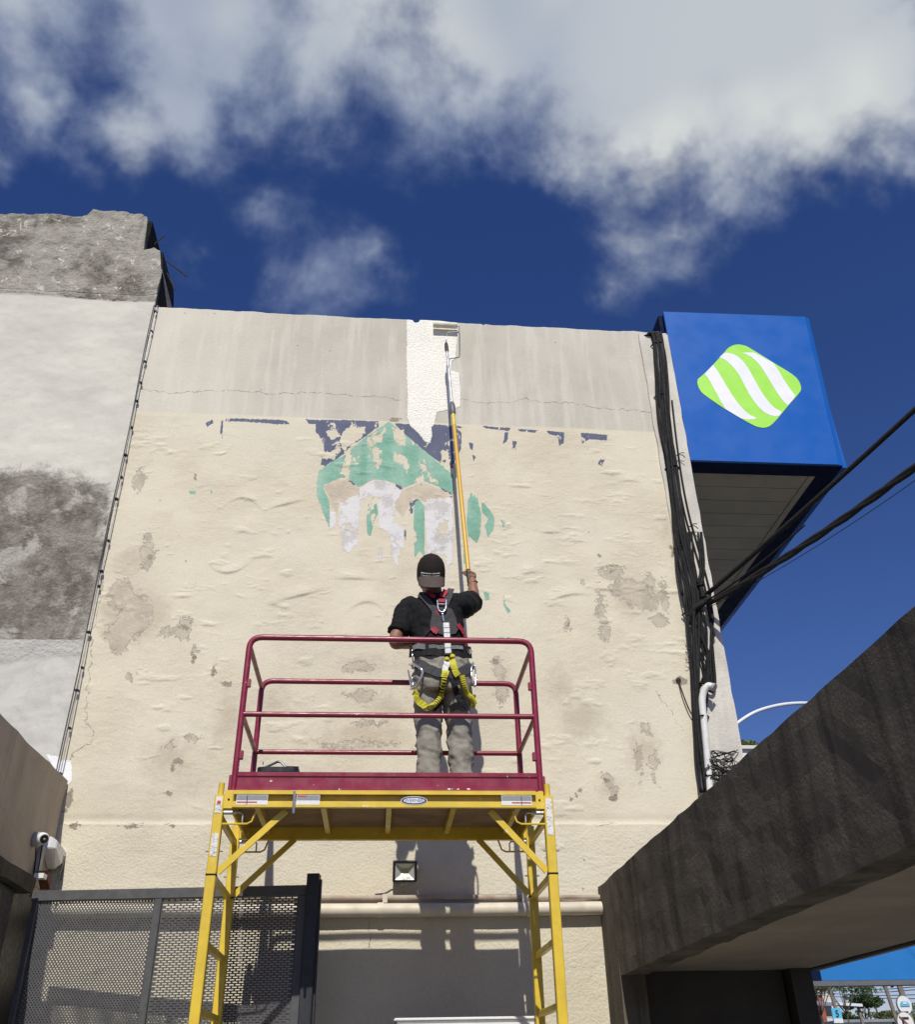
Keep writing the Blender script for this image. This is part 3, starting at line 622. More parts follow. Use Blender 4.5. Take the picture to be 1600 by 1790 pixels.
MB().bar(gp(GW-0.085, 0.161, 0.001), gp(GW-0.085, gtop-0.061, 0.001), 0.044, 0.05, up=gx).build('lock_stile', 'gate_grey', gate)
MB().bar(gp(GW-0.022, 0.02, 0.01), gp(GW-0.022, H+1.119, 0.01), 0.09, 0.075, up=gx).build('end_post', 'gate_dark', gate)
MB().bar(gp(GW+0.022, 0.02, 0.005), gp(GW+0.022, H+1.09, 0.005), 0.03, 0.012, up=gx).build('stop_bar', 'gate_dark', gate)
def perf(x0, x1, z0, z1, px_, pz_, hole, name):
    mb = MB(); nx = int((x1-x0)/px_); nz = int((z1-z0)/pz_); px_ = (x1-x0)/nx; pz_ = (z1-z0)/nz; off = 0.004
    V, F = [], []
    for j in range(nz):
        sh = 0.5*px_ if j % 2 else 0.0; za = z0+j*pz_
        n = nx-1 if j % 2 else nx
        edges = [x0]+([x0+sh] if j % 2 else [])+[x0+sh+px_*(i+1) for i in range(n)]+([x1] if j % 2 else [])
        if j % 2:
            for (a, b_) in ((x0, x0+sh), (x1-px_+sh, x1)):
                k = len(V); V += [gp(a, za, off), gp(b_, za, off), gp(b_, za+pz_, off), gp(a, za+pz_, off)]; F.append((k, k+1, k+2, k+3))
        for i in range(n):
            xa = x0+sh+i*px_; cx, cz = xa+px_/2, za+pz_/2; k = len(V); m = len(hole)
            V += [gp(xa, za, off), gp(xa+px_, za, off), gp(xa+px_, za+pz_, off), gp(xa, za+pz_, off)]
            V += [gp(cx+hx, cz+hz, off) for hx, hz in hole]
            h = lambda q: k+4+q
            if m == 4: F += [(k, k+1, h(1), h(0)), (k+1, k+2, h(2), h(1)), (k+2, k+3, h(3), h(2)), (k+3, k, h(0), h(3))]
            else: F += [(k, k+1, h(1), h(0)), (k+1, h(2), h(1)), (k+1, k+2, h(3), h(2)), (k+2, h(4), h(3)), (k+2, k+3, h(5), h(4)), (k+3, h(6), h(5)), (k+3, k, h(7), h(6)), (k, h(0), h(7))]
    mb.add(V, F); o = mb.build(name, 'gate_grey', gate, fix=False)
    return o
r = 0.0049; oct_ = [(r*math.cos(a), r*math.sin(a)) for a in (math.radians(-112.5+45*k) for k in range(8))]
zl = H-0.35
perf(0.036, XD[0]-0.024, zl, gtop-0.062, 0.0190, 0.0125, oct_, 'round_hole_sheet')
perf(XD[0]+0.024, GW-0.112, zl, gtop-0.062, 0.0375, 0.0130, [(-0.0135, -0.0032), (0.0135, -0.0032), (0.0135, 0.0032), (-0.0135, 0.0032)], 'slotted_sheet')
gbar('lock_rail', 0.05, zl-0.03, XD[0]-0.03, zl-0.03, 0.06); gbar('lock_rail', XD[0]+0.03, zl-0.03, GW-0.12, zl-0.03, 0.06)
for a, b_ in ((0.05, XD[0]-0.03), (XD[0]+0.03, GW-0.12)):
    MB().add([gp(a, 0.16, 0.004), gp(b_, 0.16, 0.004), gp(b_, zl-0.06, 0.004), gp(a, zl-0.06, 0.004)], [(0,1,2,3)]).build('kick_sheet', 'gate_grey', gate, fix=False)

# ================================================================ pipes, floodlight and air conditioner on the wall
mat('cream_pvc', (0.60, 0.545, 0.43), 0.55, 0.10, 6, dirt=((0.36, 0.31, 0.23), 0.5))
mat('red_primer', (0.40, 0.34, 0.27), 0.8, 0.2, 6, dirt=((0.24, 0.075, 0.05), 0.9))
zp = P(800, 1592, D).z
dp = thing('drain_pipe', (0.3, D-0.04, zp), 'thick cream painted pipe running level along the lower wall', 'pipe')
auto_smooth(MB().tube([(-2.1, D-0.062, zp+0.01), (-0.4, D-0.062, zp), (0.5, D-0.062, zp-0.002), (1.545, D-0.062, zp+0.004)], 0.043, 18).build('pipe', 'cream_pvc', dp))
for x in (0.02, 1.03): auto_smooth(MB().tube([(x-0.02, D-0.062, zp), (x+0.02, D-0.062, zp)], 0.048, 18).build('coupling', 'cream_pvc', dp))
zp2 = P(800, 1570, D).z
tp = thing('thin_conduit', (0.3, D-0.03, zp2), 'thin rust stained conduit just above the thick cream pipe', 'pipe')
auto_smooth(MB().tube([(-2.1, D-0.045, zp2+0.006), (1.545, D-0.045, zp2-0.004)], 0.017, 10).build('conduit', 'red_primer', tp))
for x in (P(673, 1575, D).x, P(915, 1572, D).x, P(350, 1572, D).x): MB().box((x-0.016, D-0.072, zp2-0.035), (x+0.016, D-0.02, zp2+0.020)).build('clip', 'cream_pvc', tp)
mat('flood_grey', (0.12, 0.125, 0.135), 0.5, 0.08, 20)
mat('flood_glass', (0.50, 0.52, 0.46), 0.12, 0.05, 20, spec=0.6)
mat('led_yellow', (0.42, 0.37, 0.12), 0.4, 0.05, 20)
fc = P(708, 1523, D-0.10); fl = thing('flood_light', (fc.x, D, fc.z), 'small square grey floodlight mounted on the wall beneath the platform', 'light')
tl = Vector((0, -0.94, -0.34)).normalized(); up_ = Vector((0, -0.34, 0.94)); rt_ = Vector((1, 0, 0))
def fq(x, y, z): return fc+rt_*x+up_*y+tl*z
mb = MB(); mb.obox(fq(0, 0, -0.045), rt_*0.080, up_*0.066, tl*0.016); h_ = mb.build('housing', 'flood_grey', fl, bevel=0.004)
fr = MB()
for (x, y, a, b_) in ((0, 0.060, 0.080, 0.007), (0, -0.060, 0.080, 0.007), (0.073, 0, 0.007, 0.0525), (-0.073, 0, 0.007, 0.0525)): fr.obox(fq(x, y, 0.004), rt_*a, up_*b_, tl*0.0055)
fr.obox(fq(0, 0.0665, -0.013), rt_*0.08, up_*0.0015, tl*0.0165); fr.obox(fq(0, -0.0665, -0.013), rt_*0.08, up_*0.0015, tl*0.0165); fr.obox(fq(0.0815, 0, -0.013), rt_*0.0015, up_*0.065, tl*0.0165); fr.obox(fq(-0.0815, 0, -0.013), rt_*0.0015, up_*0.065, tl*0.0165)
fr.build('front_frame', 'lens_black', fl)
V = [fq(*p) for p in ((-0.066,-0.053,0.004),(0.066,-0.053,0.004),(0.066,0.053,0.004),(-0.066,0.053,0.004),(-0.018,-0.010,-0.027),(0.018,-0.010,-0.027),(0.018,0.016,-0.027),(-0.018,0.016,-0.027))]
rf = MB().add(V, [(0,1,5,4),(1,2,6,5),(2,3,7,6),(3,0,4,7)]).build('reflector', 'flood_glass', fl)
MB().add(V[4:], [(0,1,2,3)]).build('led_chip', 'led_yellow', rf)
MB().box((fc.x-0.03, D-0.09, fc.z+0.05), (fc.x+0.06, D-0.012, fc.z+0.075)).build('bracket', 'grey_plastic', fl)
for k in range(3): MB().tube([fq(-0.02+k*0.017, -0.075, -0.02), fq(-0.02+k*0.017, -0.092, -0.02)], 0.004, 6).build('cooling_pin', 'white_plastic', fl)
MB().tube(smooth([fq(-0.06, -0.06, -0.02), fq(-0.065, -0.12, 0.0), (fc.x-0.085, D-0.05, zp2+0.05), (fc.x-0.13, D-0.045, zp2+0.028), (fc.x-0.20, D-0.045, zp2+0.02)]), 0.006, 6).build('cable', 'grey_plastic', fl)

mat('ac_white', (0.74, 0.74, 0.72), 0.4, 0.04, 8)
az_ = H+0.0536*6.12; ac = thing('air_conditioner', (0.57, 6.3, az_-0.6), 'white outdoor air conditioner unit whose top edge shows low on the wall', 'air conditioner')
MB().box((0.118, 6.12, az_-0.62), (0.945, 6.46, az_-0.012)).build('casing', 'ac_white', ac, bevel=0.012)
MB().box((0.112, 6.112, az_-0.0115), (0.950, 6.47, az_+0.006)).build('lid', 'ac_white', ac, bevel=0.005)
MB().box((0.947, 6.20, az_-0.5), (1.01, 6.44, az_-0.03)).build('service_cover', 'grey_plastic', ac, bevel=0.01)
for k in range(9): MB().lathe((0.42, 6.118, az_-0.32), (0, -1, 0), [(0.03+k*0.026, 0), (0.033+k*0.026, 0.003), (0.036+k*0.026, 0.0)], 28).build('fan_grille', 'grey_plastic', ac)
for x in (0.2, 0.85): MB().bar((x, 6.3, az_-0.64), (x, D-0.0, az_-0.64), 0.04, 0.03).build('bracket', 'galvanised', ac)

# ================================================================ blue fascia sign on the street corner
def blue_mat():
    m = mat('sign_blue', (0.010, 0.105, 0.42), 0.42, 0.02, 2, spec=0.25); return m
blue_mat(); mat('sign_navy', (0.003, 0.010, 0.040), 0.75, 0.08, 5, spec=0.12); mat('sign_green', (0.36, 0.76, 0.085), 0.4, 0.03, 5); mat('sign_white', (0.80, 0.81, 0.82), 0.4, 0.03, 5)
mat('soffit_board', (0.40, 0.37, 0.29), 0.7, 0.08, 3, dirt=((0.30, 0.275, 0.215), 0.4))
sx0, sx1 = 2.748, P(1415, 553, D).x; sx1b = P(1475, 808, D).x; sz0, sz1 = P(1205, 804, D).z, P(1160, 545, D).z
YB = 12.0
fs = thing('fascia_sign', (3.4, D, sz0), 'big blue box sign with green and white striped emblem on the building corner', 'sign')
MB().add([(sx0, D, sz0), (sx1b-0.05, D, sz0), (sx1-0.05, D, sz1+0.015), (sx0, D, sz1), (sx0, D+0.03, sz0), (sx1b-0.05, D+0.03, sz0), (sx1-0.05, D+0.03, sz1+0.015), (sx0, D+0.03, sz1)],
         [(0,1,2,3),(7,6,5,4),(0,4,5,1),(1,5,6,2),(2,6,7,3),(3,7,4,0)]).build('front_panel', 'sign_blue', fs)
MB().add([(sx1b-0.046, D+0.006, sz0), (sx1b, D+0.02, sz0), (sx1, D+0.02, sz1+0.015), (sx1-0.046, D+0.006, sz1+0.015), (sx1b-0.046, D+0.05, sz0), (sx1b, D+0.05, sz0), (sx1, D+0.05, sz1+0.015), (sx1-0.046, D+0.05, sz1+0.015)],
         [(0,1,2,3),(7,6,5,4),(0,4,5,1),(1,5,6,2),(2,6,7,3),(3,7,4,0)]).build('edge_trim', 'sign_blue', fs)
MB().box((sx1-0.10, D+0.052, sz0+0.002), (sx1-0.03, YB, sz1)).build('side_panel', 'sign_blue', fs)
MB().box((sx0, D+0.034, sz1-0.06), (sx1-0.11, YB, sz1-0.01)).build('top_cover', 'sign_navy', fs)
MB().box((sx0-0.04, D+0.06, sz1-0.9), (sx0-0.002, D+0.5, sz1-0.002)).build('end_plate', 'sign_navy', fs)
ix = P(1421, 833, D).x*( (sz0-H)/(P(1421,833,D).z-H) ); iy = D*((sz0-H)/(P(1421,833,D).z-H))
MB().box((sx0, D+0.032, sz0-0.0), (sx1b, iy, sz0+0.04)).build('front_trim', 'sign_navy', fs)
MB().box((ix+0.03, iy+0.001, sz0-0.0), (sx1b, YB, sz0+0.04)).build('side_trim', 'sign_navy', fs)
MB().box((ix-0.03, iy+0.001, sz0+0.004), (ix+0.028, YB, sz0+0.03)).build('soffit_edge', 'soffit_board', fs)
y = iy+0.004; k = 0; bd = None
while y < YB-0.3:
    w = 0.24
    if bd is None:
        bd = MB().box((sx0, y, sz0+0.015), (ix-0.034, y+w-0.009, sz0+0.03)).build('soffit_board', 'soffit_board', fs)
    else:
        o = bd.copy(); C.objects.link(o); o.parent = fs; o.location = (0, k*w, 0)
    y += w; k += 1
MB().box((sx0, iy, sz0+0.034), (ix, YB, sz0+0.038)).build('soffit_backing', 'black_void', fs)
def zq(pts, Y): return [P(1120+a*0.3352, 520+b_*0.3352, Y) for a, b_ in pts]
OUT = [(300,425),(330,400),(378,352),(435,290),(460,262),(500,246),(545,252),(590,276),(690,338),(790,400),(826,436),(838,475),(825,502),(770,565),(700,648),(662,676),(620,677),(570,656),(450,587),(340,512),(310,482),(297,447)]
def sm2(q): v = smooth([Vector((a, b_, 0)) for a, b_ in q+[q[0]]], 4)[:-1]; return [(p.x, p.y) for p in v]
e = MB().prism(zq(sm2(OUT), D-0.004), (0, 0.003, 0)).build('emblem', 'sign_green', fs)
for st in ([(335,400),(378,352),(402,382),(425,420),(450,463),(480,512),(512,556),(545,592),(575,615),(608,629),(590,635),(560,637),(525,631),(480,604),(445,583),(420,543),(392,490),(365,440),(350,416)],
           [(412,312),(434,291),(455,289),(482,295),(510,310),(535,333),(560,366),(590,420),(620,474),(650,520),(675,552),(700,576),(738,598),(722,618),(700,619),(675,613),(645,598),(615,570),(590,538),(565,500),(540,452),(515,404),(490,370),(465,344),(440,324)],
           [(525,290),(560,287),(592,288),(640,312),(692,342),(715,372),(740,415),(765,455),(790,490),(809,514),(790,540),(768,562),(745,541),(722,510),(700,476),(680,443),(655,400),(630,362),(605,333),(575,308),(550,296)]):
    MB().prism(zq(st, D-0.0053), (0, 0.001, 0)).build('emblem_stripe', 'sign_white', e)

# ================================================================ concrete canopy on the right
XB = 1.529; zbt = H+XB/1.3236; zbb = H+XB/2.712; zsl = H+0.615
cp = thing('concrete_canopy', (2.2, 4, 0), 'dark stained concrete beam and canopy at the lower right', 'canopy')
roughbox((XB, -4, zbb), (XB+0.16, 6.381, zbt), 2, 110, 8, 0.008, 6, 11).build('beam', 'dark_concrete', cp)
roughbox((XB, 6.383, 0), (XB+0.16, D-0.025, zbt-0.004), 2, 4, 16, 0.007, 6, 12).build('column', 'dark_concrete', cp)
roughbox((XB+0.162, -4, zsl), (3.0, D-0.03, zsl+0.14), 6, 30, 1, 0.004, 3, 13).build('roof_slab', 'ceiling_concrete', cp)
roughbox((XB+0.162, D-0.10, 0), (2.70, D-0.032, zsl-0.002), 6, 1, 10, 0.003, 3, 14).build('shade_panel', 'dark_shade', cp)  # added panel over the cream wall, canopy shade put into its colour
roughbox((2.72, D-0.20, 0), (2.86, D-0.03, zsl-0.002), 1, 1, 10, 0.003, 3, 15).build('rear_column', 'dark_shade', cp)
roughbox((2.865, -4, zsl-0.006), (2.93, D-0.032, zsl-0.001), 1, 40, 1, 0.002, 4, 16).build('drip_edge', 'black_void', cp)
mat('bright_blue', (0.014, 0.165, 0.46), 0.45, 0.05, 3)
bf = thing('street_fascia', (4, 7.3, H), 'bright blue fascia board with grey lower rim seen under the canopy', 'fascia')
zf = H+0.0815*7.25; xf = ray(1437, 1712)[0]*7.25
MB().box((xf, 7.25, zf+0.001), (7.5, 7.31, zf+1.0)).build('panel', 'bright_blue', bf)
MB().box((xf-0.20, 7.26, zf+0.002), (xf-0.003, 7.33, zf+0.9)).build('navy_panel', 'sign_navy', bf)  # darker navy section left of the blue panel
MB().box((xf-0.22, 7.235, zf-0.034), (7.5, 7.33, zf-0.002)).build('lower_rim', 'flood_grey', bf)

# ================================================================ scaffold
mat('yellow_paint', (0.68, 0.485, 0.045), 0.38, 0.08, 9, spec=0.5, dirt=((0.40, 0.27, 0.04), 0.35), chips=((0.72, 0.68, 0.58), 0.665, 18))
mat('red_paint', (0.225, 0.014, 0.040), 0.35, 0.10, 9, spec=0.55, dirt=((0.13, 0.012, 0.035), 0.4), chips=((0.70, 0.62, 0.62), 0.69, 24))
mat('plywood', (0.27, 0.17, 0.09), 0.8, 0.2, 5, dirt=((0.10, 0.05, 0.03), 0.6))
mat('steel', (0.5, 0.5, 0.48), 0.35, 0.15, 20, metal=0.8)
mat('sticker_white', (0.72, 0.71, 0.68), 0.6, 0.06, 60); mat('sticker_grey', (0.24, 0.25, 0.26), 0.6, 0.25, 160); mat('sticker_red', (0.50, 0.05, 0.04), 0.6, 0.1, 60); mat('sticker_black', (0.02, 0.02, 0.02), 0.6, 0.1, 60)
def print_mat():
    m = mat('sticker_print', (0.72, 0.71, 0.68), 0.6, 0.05, 40); g = G(m.node_tree); b = m.node_tree.nodes['Principled BSDF']
    p = g.pos(); ln = g.ss(g.noise(g.map(p, (90, 90, 420)), 1.0, 2, 0.5), 0.54, 0.60); bl = g.ss(g.noise(g.map(p, (16, 16, 26)), 1.0, 2), 0.42, 0.5)
    g.set(b, 'Base_Color', g.mix(g.mul(ln, bl), (0.70, 0.69, 0.66), (0.12, 0.13, 0.20)))
print_mat()
mat('badge_blue', (0.03, 0.05, 0.20), 0.4, 0.1, 30); mat('dark_hole', (0.004, 0.004, 0.004), 0.9)
YF, YR = 5.3, 6.02; xl, xr = -0.884, 0.949
zbm0, zbm1 = H+1.312, H+1.404; zj = H+0.971
sf = thing('scaffold', (0.03, 5.66, 0), 'yellow rolling scaffold with dark red guardrails carrying the painter', 'scaffold')
PW = 0.052
RUNGS = [0.35, 0.70, 1.05, 1.37, H+0.0, H+0.336, H+0.64, H+0.968, H+1.20]
for x in (xl, xr):
    for Yp in (YF, YR):
        po = MB().bar((x, Yp, 0.14), (x, Yp, H+1.385), PW, PW, up=(0, 1, 0)).build('post', 'yellow_paint', sf)
        MB().bar((x, Yp, zj-0.006), (x, Yp, zj+0.002), PW+0.004, PW+0.004, up=(0, 1, 0)).build('joint_seam', 'dark_hole', po)
        auto_smooth(MB().tube([(x, Yp, H+1.384), (x, Yp, H+1.455)], 0.0165, 12).build('coupling_pin', 'yellow_paint', po))
        MB().tube([(x-0.045, Yp-0.002, H+1.09), (x+0.045, Yp-0.002, H+1.09)], 0.004, 6).build('locking_pin', 'steel', po)
        auto_smooth(MB().lathe((x-0.025, Yp, 0.065), (1, 0, 0), [(0.02, 0), (0.065, 0.006), (0.065, 0.044), (0.02, 0.05)], 20).build('castor', 'black_cable', po))
    for z in RUNGS:
        if z == H+1.20:
            MB().bar((x, YF+0.03, H+1.285), (x, YR-0.03, H+1.285), 0.028, 0.035).build('rung', 'yellow_paint', sf); continue
        MB().bar((x, YF+PW/2, z), (x, YR-PW/2, z), 0.028, 0.032).build('rung', 'yellow_paint', sf)
for Yp, s in ((YF, -1), (YR, 1)):
    # channel side beam: web plus two flanges, leaning lips
    Yo = Yp-0.024 if s < 0 else Yp+0.024
    bmn = MB().box((xl+0.075, min(Yo, Yo-s*0.004), zbm0+0.003), (xr-0.075, max(Yo, Yo-s*0.004)-0.0005, zbm1-0.003)).build('side_beam', 'yellow_paint', sf)
    MB().box((xl+0.075, min(Yo+s*0.030, Yo-s*0.0), zbm1-0.004), (xr-0.075, max(Yo+s*0.030, Yo), zbm1+0.0)).build('beam_flange', 'yellow_paint', bmn)
    MB().box((xl+0.075, min(Yo+s*0.030, Yo), zbm0), (xr-0.075, max(Yo+s*0.030, Yo), zbm0+0.004)).build('beam_flange', 'yellow_paint', bmn)
    for za, zb2 in ((zbm1-0.022, zbm1-0.0045), (zbm0+0.0045, zbm0+0.030)):
        MB().box((xl+0.075, min(Yo+s*0.030, Yo+s*0.026), za), (xr-0.075, max(Yo+s*0.030, Yo+s*0.026), zb2)).build('beam_lip', 'yellow_paint', bmn)
    for x, sx_ in ((xl, 1), (xr, -1)):
        bx = MB().box((min(x+sx_*0.027, x+sx_*0.074), Yp-0.032 if s < 0 else Yp-0.028, zbm0-0.004), (max(x+sx_*0.027, x+sx_*0.074), Yp+0.028 if s < 0 else Yp+0.032, zbm1+0.006)).build('slide_collar', 'yellow_paint', sf, bevel=0.003)
        MB().lathe((x+sx_*0.052, Yp-0.0335 if s < 0 else Yp+0.0335, (zbm0+zbm1)/2), (0, s, 0), [(0.006, 0), (0.006, 0.001)], 10).build('bolt_hole', 'dark_hole', bx)
    MB().bar((xl+0.028, Yp-0.01*s, H+0.985), (xl+0.365, Yp-0.01*s, zbm0-0.004), 0.012, 0.034, up=(0, 0, 1)).build('diagonal_brace', 'yellow_paint', sf)
    MB().bar((xr-0.028, Yp-0.01*s, H+0.985), (xr-0.330, Yp-0.01*s, zbm0-0.004), 0.012, 0.034, up=(0, 0, 1)).build('diagonal_brace', 'yellow_paint', sf)
    for x, sx_ in ((xl, 1), (xr, -1)):
        q = lambda a, b_: (x+sx_*a, Yp-0.012, H+b_)
        MB().tube([q(0.02, 1.232), q(0.16, 1.232), q(0.185, 1.245), q(0.195, 1.275), q(0.205, 1.30)], 0.0055, 6).build('wire_latch', 'yellow_paint', sf)
        MB().tube([q(0.03, 1.292), q(0.10, 1.292)], 0.011, 8).build('spring_sleeve', 'steel', sf)
        MB().tube([q(0.09, 1.292), q(0.125, 1.292), q(0.134, 1.28), q(0.134, 1.235)], 0.005, 6).build('spring_pin', 'steel', sf)
# deck
MB().box((xl+0.05, YF-0.018, zbm1-0.018), (xr-0.05, YR+0.018, zbm1-0.0045)).build('platform', 'plywood', sf)
for k in range(5):
    x = xl+0.18+k*0.37; MB().box((x, YF-0.0, zbm0+0.03), (x+0.03, YR+0.0, zbm1-0.0185)).build('cross_rib', 'yellow_paint', sf)
for x in (xl+0.052, xr-0.064): MB().box((x, YF+0.03, zbm0+0.01), (x+0.012, YR-0.03, zbm1-0.0185)).build('end_rib', 'yellow_paint', sf)
# guardrail
gl, gr = -0.818, 0.912; zg0, zmid, ztr = zbm1+0.002, H+1.856, H+2.341; rr = 0.0185
def bend(pts, r=0.075, k=5):
    out = [Vector(pts[0])]
    for a, b_, c in zip(pts[:-2], pts[1:-1], pts[2:]):
        a, b_, c = Vector(a), Vector(b_), Vector(c); p, q = b_+(a-b_).normalized()*r, b_+(c-b_).normalized()*r
        for i in range(k+1):
            t = i/k; out.append(p*(1-t)**2+b_*2*t*(1-t)+q*t*t)
    return out+[Vector(pts[-1])]
for Yp in (YF, YR):
    auto_smooth(MB().tube(bend([(gl, Yp, zg0), (gl+0.004, Yp, ztr), (gr-0.004, Yp, ztr), (gr, Yp, zg0)]), rr, 14).build('guard_frame', 'red_paint', sf))
    auto_smooth(MB().tube([(gl, Yp, zmid), (gr, Yp, zmid)], rr*0.86, 12).build('mid_rail', 'red_paint', sf))
for x in (gl+0.004, gr-0.004):
    for z in (zmid, ztr-0.05): auto_smooth(MB().tube([(x, YF, z), (x, YR, z)], rr*0.8, 12).build('side_rail', 'red_paint', sf))
for x, s in ((gl, 1), (gr, -1)):
    for z in (H+1.62, H+2.05):
        MB().box((x+s*0.012, YF-0.012, z-0.03), (x+s*0.036, YF+0.012, z+0.02)).build('clamp', 'red_paint', sf, bevel=0.003)
    MB().box((x-0.012, YR-0.014, H+1.68), (x+0.020, YR+0.012, H+1.72)).build('clamp', 'red_paint', sf)
ztoe = H+1.511
for Yp, s in ((YF-0.021, -1), (YR+0.021, 1)):
    prof = [(0, zg0), (s*0.012, zg0), (s*0.012, zg0+0.022), (s*0.004, zg0+0.03), (s*0.004, ztoe-0.030), (s*0.012, ztoe-0.022), (s*0.012, ztoe), (0, ztoe)]
    MB().prism([(gl+0.02, Yp+a, z) for a, z in prof], (gr-gl-0.04, 0, 0)).build('toe_board', 'red_paint', sf)
for x in (gl-0.03, gr+0.03): MB().box((x-0.006, YF+0.03, zg0), (x+0.006, YR-0.03, ztoe)).build('side_toe_board', 'red_paint', sf)
# labels
yl = YF-0.0555
def sticker(x0, x1, red=True, flip=False):
    st = MB().box((x0, yl, zbm0+0.012), (x1, yl+0.001, zbm0+0.066)).build('label', 'sticker_white', sf)
    MB().box((x0+0.002, yl-0.001, zbm0+0.037), (x1-0.002, yl, zbm0+0.064)).build('label_print', 'sticker_grey', st)
    w = x1-x0
    if red:
        a, b_ = (x0+0.004, x0+0.66*w) if not flip else (x1-0.66*w, x1-0.004)
        MB().box((a, yl-0.001, zbm0+0.022), (b_, yl, zbm0+0.029)).build('label_print', 'sticker_red', st)
        MB().box(((a+b_)/2-0.002, yl-0.002, zbm0+0.014), ((a+b_)/2+0.002, yl-0.0012, zbm0+0.062)).build('label_print', 'sticker_black', st)
    else: MB().box((x0+0.004, yl-0.0022, zbm0+0.056), (x0+0.45*w, yl-0.0011, zbm0+0.063)).build('label_print', 'sticker_red', st)
xx = lambda u: P(u, 1400, yl).x
sticker(xx(413), xx(468)); sticker(xx(518), xx(559), False); sticker(xx(877), xx(930), True, True)
c = Vector((xx(724), yl-0.0005, zbm0+0.036))
def oval(a, b_, yo): return [(c.x+a*math.cos(t), c.y+yo, c.z+b_*math.sin(t)) for t in np.linspace(0, 2*math.pi, 33)[:-1]]
bd_ = MB().prism(oval(0.074, 0.024, 0), (0, 0.002, 0)).build('maker_badge', 'sticker_white', sf)
MB().prism(oval(0.071, 0.021, -0.001), (0, 0.0009, 0)).build('badge_ring', 'badge_blue', bd_)
MB().prism(oval(0.058, 0.0145, -0.002), (0, 0.0009, 0)).build('badge_field', 'sticker_white', bd_)
text_mb('WERNER', 0.026, 0.0003, (c.x, c.y-0.0026, c.z), (1, 0, 0), (0, 0, 1)).build('badge_lettering', 'badge_blue', bd_, fix=False)
MB().tube([P(515, 1383, yl-0.01), P(513, 1421, yl-0.01)], 0.008, 8).build('clamp_bolt', 'steel', sf)
for (x, z0, z1, mm) in ((xl, H+1.285, H+1.375, 'sticker_print'), (xl, H+1.06, H+1.18, 'sticker_print'), (xr, H+1.17, H+1.37, 'sticker_print')):
    st = MB().box((x-0.017, YF-PW/2-0.002, z0), (x+0.017, YF-PW/2-0.0008, z1)).build('label', mm, sf)
    if z0 > H+1.25: MB().lathe((x, YF-PW/2-0.0022, z0+0.058), (0, -1, 0), [(0.011, 0), (0.011, 0.0006), (0.007, 0.0006)], 16).build('label_mark', 'sticker_red', st)
for k in range(4):  # paint spatters on the toe board
    q = P([785, 789, 803, 820][k]+random.uniform(-2, 2), random.uniform(1375, 1382), YF-0.0345)
    r = random.uniform(0.004, 0.011)
    MB().prism([(q.x+r*math.cos(t)*random.uniform(.6, 1.6), YF-0.0345, zg0+0.012+0.5*r*math.sin(t)*random.uniform(.6, 1.2)) for t in np.linspace(0, 6.28, 9)[:-1]], (0, 0.001, 0)).build('paint_spatter', 'sticker_white', sf)

# bucket, roller and stirring stick on the platform
mat('bucket_black', (0.014, 0.014, 0.015), 0.35, 0.15, 20)
zdk = zbm1+0.001; q = P(488, 1347, 5.52)
bk = thing('paint_bucket', (q.x, 5.52, zdk), 'black square paint bucket standing at the left end of the platform', 'bucket')
zt_ = q.z-0.004
mb = MB(); secs = []
for z, a in ((zdk, 0.098), (zdk+0.01, 0.100), (zt_-0.03, 0.113), (zt_-0.028, 0.122), (zt_, 0.122), (zt_, 0.110), (zt_-0.05, 0.106)): secs.append(((q.x, 5.52, z), (a, 0, 0), (0, a*0.8, 0)))
auto_smooth(mb.loft(secs, 40, 6).build('pail', 'bucket_black', bk))
pr_ = thing('paint_roller', (q.x+0.02, 5.5, zt_), 'bent chrome roller handle lying across the black bucket', 'roller')
MB().tube(smooth([(q.x-0.09, 5.5, zt_+0.012), (q.x-0.03, 5.48, zt_+0.035), (q.x+0.0, 5.46, zt_+0.040), (q.x+0.03, 5.45, zt_+0.02), (q.x+0.07, 5.43, zt_-0.04)]), 0.008, 8).build('handle_rod', 'steel', pr_)
auto_smooth(MB().tube([(q.x+0.03, 5.54, zt_+0.02), (q.x+0.112, 5.54, zt_+0.018)], 0.018, 12).build('sleeve', 'bucket_black', pr_))
sk = MB().bar((q.x-0.085, 5.52, zt_-0.12), (q.x-0.098, 5.52, zt_+0.055), 0.018, 0.005).build('stirring_stick', 'sticker_white')
tag(sk, 'thin white stirring stick upright in the black bucket', 'stick')

# ================================================================ long roller pole
mat('lanyard_label', (0.66, 0.50, 0.06), 0.4, 0.3, 90); mat('pole_yellow', (0.62, 0.36, 0.03), 0.35, 0.06, 10); mat('alu', (0.72, 0.72, 0.72), 0.3, 0.05, 10, metal=0.7); mat('nap', (0.74, 0.70, 0.57), 0.9, 0.15, 20, 0.006, 120); mat('grip_black', (0.02, 0.02, 0.02), 0.6)
hand = P(819, 1000, 6.06); tip = P(780, 600, D-0.20)
pl = thing('roller_pole', hand, 'long yellow and silver extension pole with paint roller reaching the top of the wall', 'roller pole')
dv = (tip-hand); L = dv.length; dv.normalize()
kfrac = 0.645
pk = hand+dv*L*kfrac
auto_smooth(MB().tube([hand-dv*0.10, hand+dv*0.02], [0.0165, 0.017], 12).build('grip', 'grip_black', pl))
auto_smooth(MB().tube([hand+dv*0.012, pk], 0.0165, 14).build('outer_tube', 'pole_yellow', pl))
auto_smooth(MB().tube([pk-dv*0.17, pk-dv*0.03], 0.0172, 14).build('printed_label', 'lanyard_label', pl))
auto_smooth(MB().lathe(pk-dv*0.03, dv, [(0.017, 0), (0.026, 0.015), (0.027, 0.10), (0.023, 0.14), (0.015, 0.16)], 16).build('twist_collar', 'flood_grey', pl))
auto_smooth(MB().tube([pk+dv*0.12, tip-dv*0.11], 0.0125, 14).build('inner_tube', 'alu', pl))
